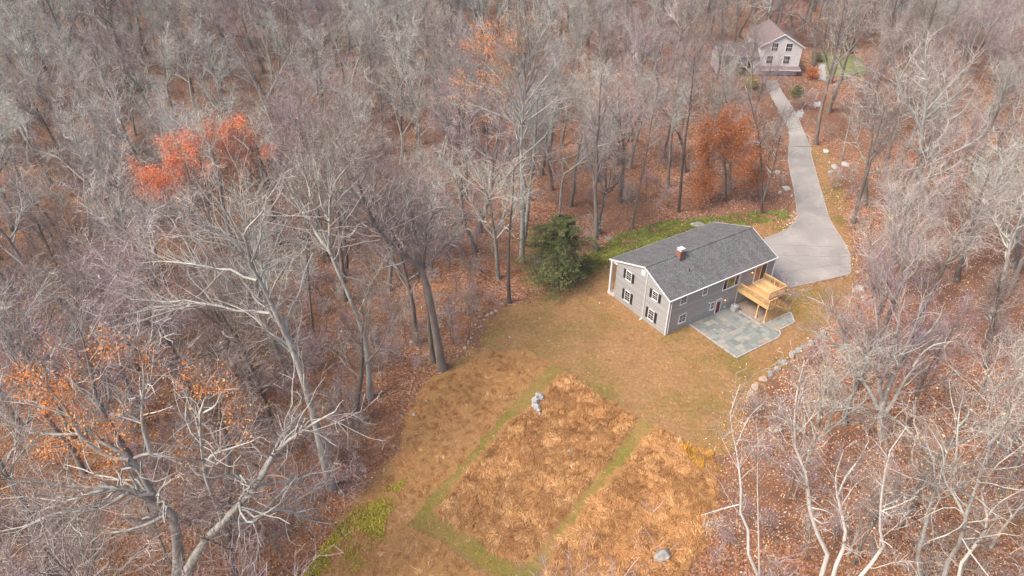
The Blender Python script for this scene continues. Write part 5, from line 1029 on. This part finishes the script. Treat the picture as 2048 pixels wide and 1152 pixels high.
for g, (kd, sd, adj) in enumerate(FORMS):
    rng, k, lv = generic_levels(kd, sd); lv = finish_levels(rng, k, lv, None, rf=.62); m0 = tree_meshes(f'tree_{kd}', rng, lv, 'bark')
    for p_, (bk, tw_, padj) in enumerate(PAL):
        a_, c_ = m0[0].copy(), m0[1].copy(); a_.materials[0] = M[bk]; c_.materials[0] = M[tw_]
        VAR[len(SPEC)] = ((a_, c_), k['h'], k['l1'] * k['h'] * .7, lv, f'{padj} {adj}'); SPEC.append((kd, bk, tw_))
def palette(X_, Y_):
    if X_ > 1480 and Y_ < 1050: return [.2, .1, .52, .1, .08]
    if X_ < 1000 and Y_ < 430: return [.22, .42, .08, .2, .08]
    if X_ < 480: return [.2, .27, .08, .4, .05]
    return [.4, .2, .12, .16, .12]
LEAFV = {}
for i, (lf, nl, bk, kd) in enumerate([('orange', 2200, 'bark_dark', 'broad'), ('rust', 3000, 'bark_dark', 'broad'), ('tan', 700, 'bark_pale', 'slim')]):
    rng, k, lv = generic_levels(kd, 600 + i); lv = finish_levels(rng, k, lv, None); LEAFV[lf] = (tree_meshes('leafy', rng, lv, bk, lf, nl, .2 if lf != 'tan' else .14, per=6 if lf != 'tan' else 2), k['h'], 4)
rng = np.random.default_rng(77); spots = []; cell = {}
def near(x, y, d):
    for (a, b_) in HERO_POS:
        if (a - x) ** 2 + (b_ - y) ** 2 < (d * .6) ** 2: return True
    i, j = int(x // 8), int(y // 8)
    return any((a - x) ** 2 + (b_ - y) ** 2 < d * d for u in (-1, 0, 1) for w in (-1, 0, 1) for (a, b_) in cell.get((i + u, j + w), []))
cand = 0
while cand < 16000:
    cand += 1; y = rng.uniform(17, 262); x = rng.uniform(-1, 1) * (24 + y * .78); dmin = 6.2 if y < 75 else 5.8
    if near(x, y, dmin): continue
    p = np.array([x]), np.array([y])
    if sdist(CLEAR, *p)[0] > -1.2 or sdist(DRIVE, *p)[0] > -2.5 or (y < 150 and sdist(IVY, *p)[0] > -.5): continue
    hp_ = np.array([x, y]) - HO; u_, v_ = hp_ @ cu, hp_ @ cv
    if -3 < u_ < 21 and -9 < v_ < 13: continue
    if abs(x - NG[0]) < 8 and -4 < y - NG[1] < 16 or (-15 < x - NG[0] < -4 and -3 < y - NG[1] < 9): continue
    if sdist(LAWN_N, *p)[0] > -2: continue
    z = hz1(x, y); pp = np.array(palette(*to_px((x, y, z + 12)))); i = int(rng.choice(8, p=[.21, .18, .17, .15, .07, .05, .09, .08])) * 5 + int(rng.choice(5, p=pp / pp.sum())); sc = rng.uniform(.72, 1.15)
    _, h, cr, _, adj = VAR[i]; bl = blocks(x, y, z, h * sc, cr * sc)
    if bl == 1 or (bl == 2 and rng.random() > .04): continue
    px_, py_ = to_px((x, y, z + h * sc * .7)); 
    if not (-130 < px_ < 2180 and -110 < py_ < 1500): continue
    spots.append((x, y, z, i, sc, px_, py_)); cell.setdefault((int(x // 8), int(y // 8)), []).append((x, y))
spots.sort(key=lambda s: s[1]); NEAR = spots[:262]; FAR = spots[262:]
print('trees near', len(NEAR), 'far', len(FAR), 'split y', NEAR[-1][1])
LM = [('red-leaved oak', 400, 320), ('rust-leaved beech', 1450, 320), ('green hemlock', 1110, 510), ('grey house', 1380, 540), ('driveway bend', 1600, 300), ('neighbour house', 1560, 110), ('orange-leaved oak', 150, 760), ('pale leaning tree', 560, 640), ('dark leaning trunk by the lawn', 850, 560), ('fan-crowned tree', 1045, 200), ('thick curved trunk', 235, 60), ('many-stemmed tree', 1780, 720), ('twisting pale tree', 1850, 220), ('white birches', 1640, 950), ('yellow moss patch', 700, 1080), ('cream-barked forking tree', 1930, 900)]
info = []
for s in NEAR:
    d = [math.hypot(s[5] - a, s[6] - b_) for _, a, b_ in LM]; m_ = int(np.argmin(d)); dx, dy = s[5] - LM[m_][1], s[6] - LM[m_][2]
    dr_ = ('behind' if dy < 0 else 'in front of') if abs(dy) > abs(dx) else ('left of' if dx < 0 else 'right of'); info.append((m_, dr_, d[m_]))
for j, s in enumerate(NEAR):
    x, y, z, i, sc, _, _ = s; m_, dr_, dd_ = info[j]
    rank = sum(1 for q, t_2 in enumerate(info) if t_2[:2] == (m_, dr_) and NEAR[q][3] == i and t_2[2] < dd_); adj = VAR[i][4]
    lab = f'{adj} bare tree nearest {dr_} the {LM[m_][0]}' if rank == 0 else f'{adj} bare tree, {ordn[rank]} nearest {dr_} the {LM[m_][0]}'
    put_tree('bare_tree', VAR[i][0], (x, y, z - .05), rng.random() * 6.28, sc, lab, 'tree', 'bare trees of the wood', tuple(rng.normal(size=2) * .035))
for px_, py_, lf, sc, lab in [(262, 40, 'orange', .8, 'small orange-leaved tree behind the thick curved trunk'), (95, 150, 'orange', .7, 'orange-leaved tree left of the thick curved trunk'), (1240, 190, 'rust', .8, 'pinkish rust-leaved tree right of the fan-crowned tree'), (1360, 5, 'orange', .8, 'rusty-leaved tree on the upper edge behind neighbour house'), (455, 800, 'orange', .62, 'small tree with orange leaves between the pale leaning tree and open-hand oak'),
    (1700, 1010, 'tan', .7, 'low tan-leaved sapling among the white birches'), (1800, 960, 'tan', .8, 'tan-leaved sapling right of the white birches'), (1900, 1100, 'tan', .75, 'tan-leaved sapling beside the cream-barked tree'), (1985, 1000, 'tan', .8, 'tan-leaved sapling nearest the photo corner'), (1590, 900, 'tan', .55, 'low tan-leaved sapling above the S-curved birch')]:
    b_ = G(px_, py_ + 90, 5 if py_ < 250 else 0); b_[2] = hz1(b_[0], b_[1]); put_tree({'orange': 'oak_tree', 'rust': 'beech_tree', 'tan': 'birch_sapling'}[lf], LEAFV[lf][0], tuple(b_), px_, sc, lab)

def gn_scatter(name, protos, pts, rots, scl, kind='stuff'):
    """one object that spreads copies of uncounted growth over its points"""
    c = bpy.data.collections.new(name + '_kinds')
    for k, me in enumerate(protos): o = bpy.data.objects.new(f'{name}_kind', me); c.objects.link(o)
    me = bpy.data.meshes.new(name); me.from_pydata([tuple(p) for p in pts], [], [])
    a = me.attributes.new('rot', 'FLOAT_VECTOR', 'POINT'); a.data.foreach_set('vector', np.array([(rx, ry, r) for rx, ry, r in rots], np.float32).ravel())
    a = me.attributes.new('scl', 'FLOAT', 'POINT'); a.data.foreach_set('value', np.array(scl, np.float32))
    ng = bpy.data.node_groups.new(name + '_nodes', 'GeometryNodeTree'); ng.interface.new_socket('Geometry', in_out='INPUT', socket_type='NodeSocketGeometry'); ng.interface.new_socket('Geometry', in_out='OUTPUT', socket_type='NodeSocketGeometry')
    N = ng.nodes; gi = N.new('NodeGroupInput'); go = N.new('NodeGroupOutput'); ip = N.new('GeometryNodeInstanceOnPoints'); ci = N.new('GeometryNodeCollectionInfo')
    ci.inputs[0].default_value = c; ci.inputs['Separate Children'].default_value = True; ci.inputs['Reset Children'].default_value = True
    r = N.new('GeometryNodeInputNamedAttribute'); r.data_type = 'FLOAT_VECTOR'; r.inputs[0].default_value = 'rot'; s = N.new('GeometryNodeInputNamedAttribute'); s.data_type = 'FLOAT'; s.inputs[0].default_value = 'scl'
    er = N.new('FunctionNodeEulerToRotation'); lk = ng.links.new
    lk(gi.outputs[0], ip.inputs['Points']); lk(ci.outputs[0], ip.inputs['Instance']); ip.inputs['Pick Instance'].default_value = True
    lk(r.outputs[0], er.inputs[0]); lk(er.outputs[0], ip.inputs['Rotation']); lk(s.outputs[0], ip.inputs['Scale']); lk(ip.outputs[0], go.inputs[0])
    o = link(name, me); md = o.modifiers.new('scatter', 'NODES'); md.node_group = ng; return tag(o, kind=kind)
def merged(nm, lv, rng, bark, twig='twig', leaf=None, nleaf=0, size=.2):
    wood, tw = level_geo(rng, lv); parts = [wood, tw]; ms = [M[bark], M[twig]]
    if leaf: parts.append(leaves(rng, lv[3][0], nleaf, size, .3, 5)); ms.append(M[leaf])
    v, q, t = cat_geo(parts); return npmesh(nm, v, q, ms, t, np.concatenate([np.full(len(p[1]), i) for i, p in enumerate(parts)]))
FP = [merged('far_tree', VAR[i][3], np.random.default_rng(i), SPEC[i][1], SPEC[i][2]) for i in (0, 1, 3, 6, 7, 11, 13, 15, 18, 20, 21, 31, 36, 38)]
gn_scatter('far_woods', FP, [(s[0], s[1], s[2]) for s in FAR], [(*(rng.normal(size=2) * .04), rng.random() * 6.28) for _ in FAR], [s[4] * 1.08 for s in FAR])
# undergrowth: saplings and brush between the trunks
UG = []
for i in range(6):
    kd = 'sapling' if i < 3 else 'shrub'; r_, k, lv = generic_levels(kd, 800 + i); lv = finish_levels(r_, k, lv, None)
    UG.append(merged('brush', lv, r_, 'bark' if i % 2 else 'bark_pale', 'twig_purple' if i % 2 else 'twig', 'leaf_tan' if i == 2 else ('leaf_rust' if i == 5 else None), 60, .13))
pts = []; rot = []; scl = []
while len(pts) < 2000:
    y = 20 + 165 * rng.random() ** .9; x = rng.uniform(-1, 1) * (24 + y * .76); p = np.array([x]), np.array([y])
    if sdist(CLEAR, *p)[0] > -.8 or sdist(DRIVE, *p)[0] > -1.6 or sdist(IVY, *p)[0] > -.2 or sdist(LAWN_N, *p)[0] > -1: continue
    hp_ = np.array([x, y]) - HO; u_, v_ = hp_ @ cu, hp_ @ cv
    if -2 < u_ < 21 and -9 < v_ < 12: continue
    if fbm(N3, np.array([x * .07]), np.array([y * .07]), 3)[0] < .36 or (abs(x - NG[0]) < 12 and y > 140): continue
    z = hz1(x, y); sc = rng.uniform(.5, 1.15); X_, Y_ = to_px((x, y, z + 4 * sc))
    if inside(PROT, X_, Y_) or (X_ > 1000 and rng.random() < .6): continue
    pts.append((x, y, z)); rot.append((*(rng.normal(size=2) * .08), rng.random() * 6.28)); scl.append(sc)
gn_scatter('undergrowth', UG, pts, rot, scl)

# ------------------------------------------------------------------ the air
hz_me = bpy.data.meshes.new('haze'); bm = bmesh.new(); bmesh.ops.create_cube(bm, size=1); bm.to_mesh(hz_me); bm.free()
hzo = link('haze', hz_me); hzo.scale = (1480, 1180, 82); hzo.location = (0, 360, 35); tag(hzo, kind='stuff')
hm = bpy.data.materials.new('air'); hm.use_nodes = True; t = hm.node_tree; t.nodes.remove(t.nodes['Principled BSDF']); pv = t.nodes.new('ShaderNodeVolumePrincipled')
pv.inputs['Color'].default_value = (.86, .84, .84, 1); pv.inputs['Density'].default_value = .00033; pv.inputs['Anisotropy'].default_value = .2; t.links.new(pv.outputs[0], t.nodes['Material Output'].inputs['Volume']); hz_me.materials.append(hm)
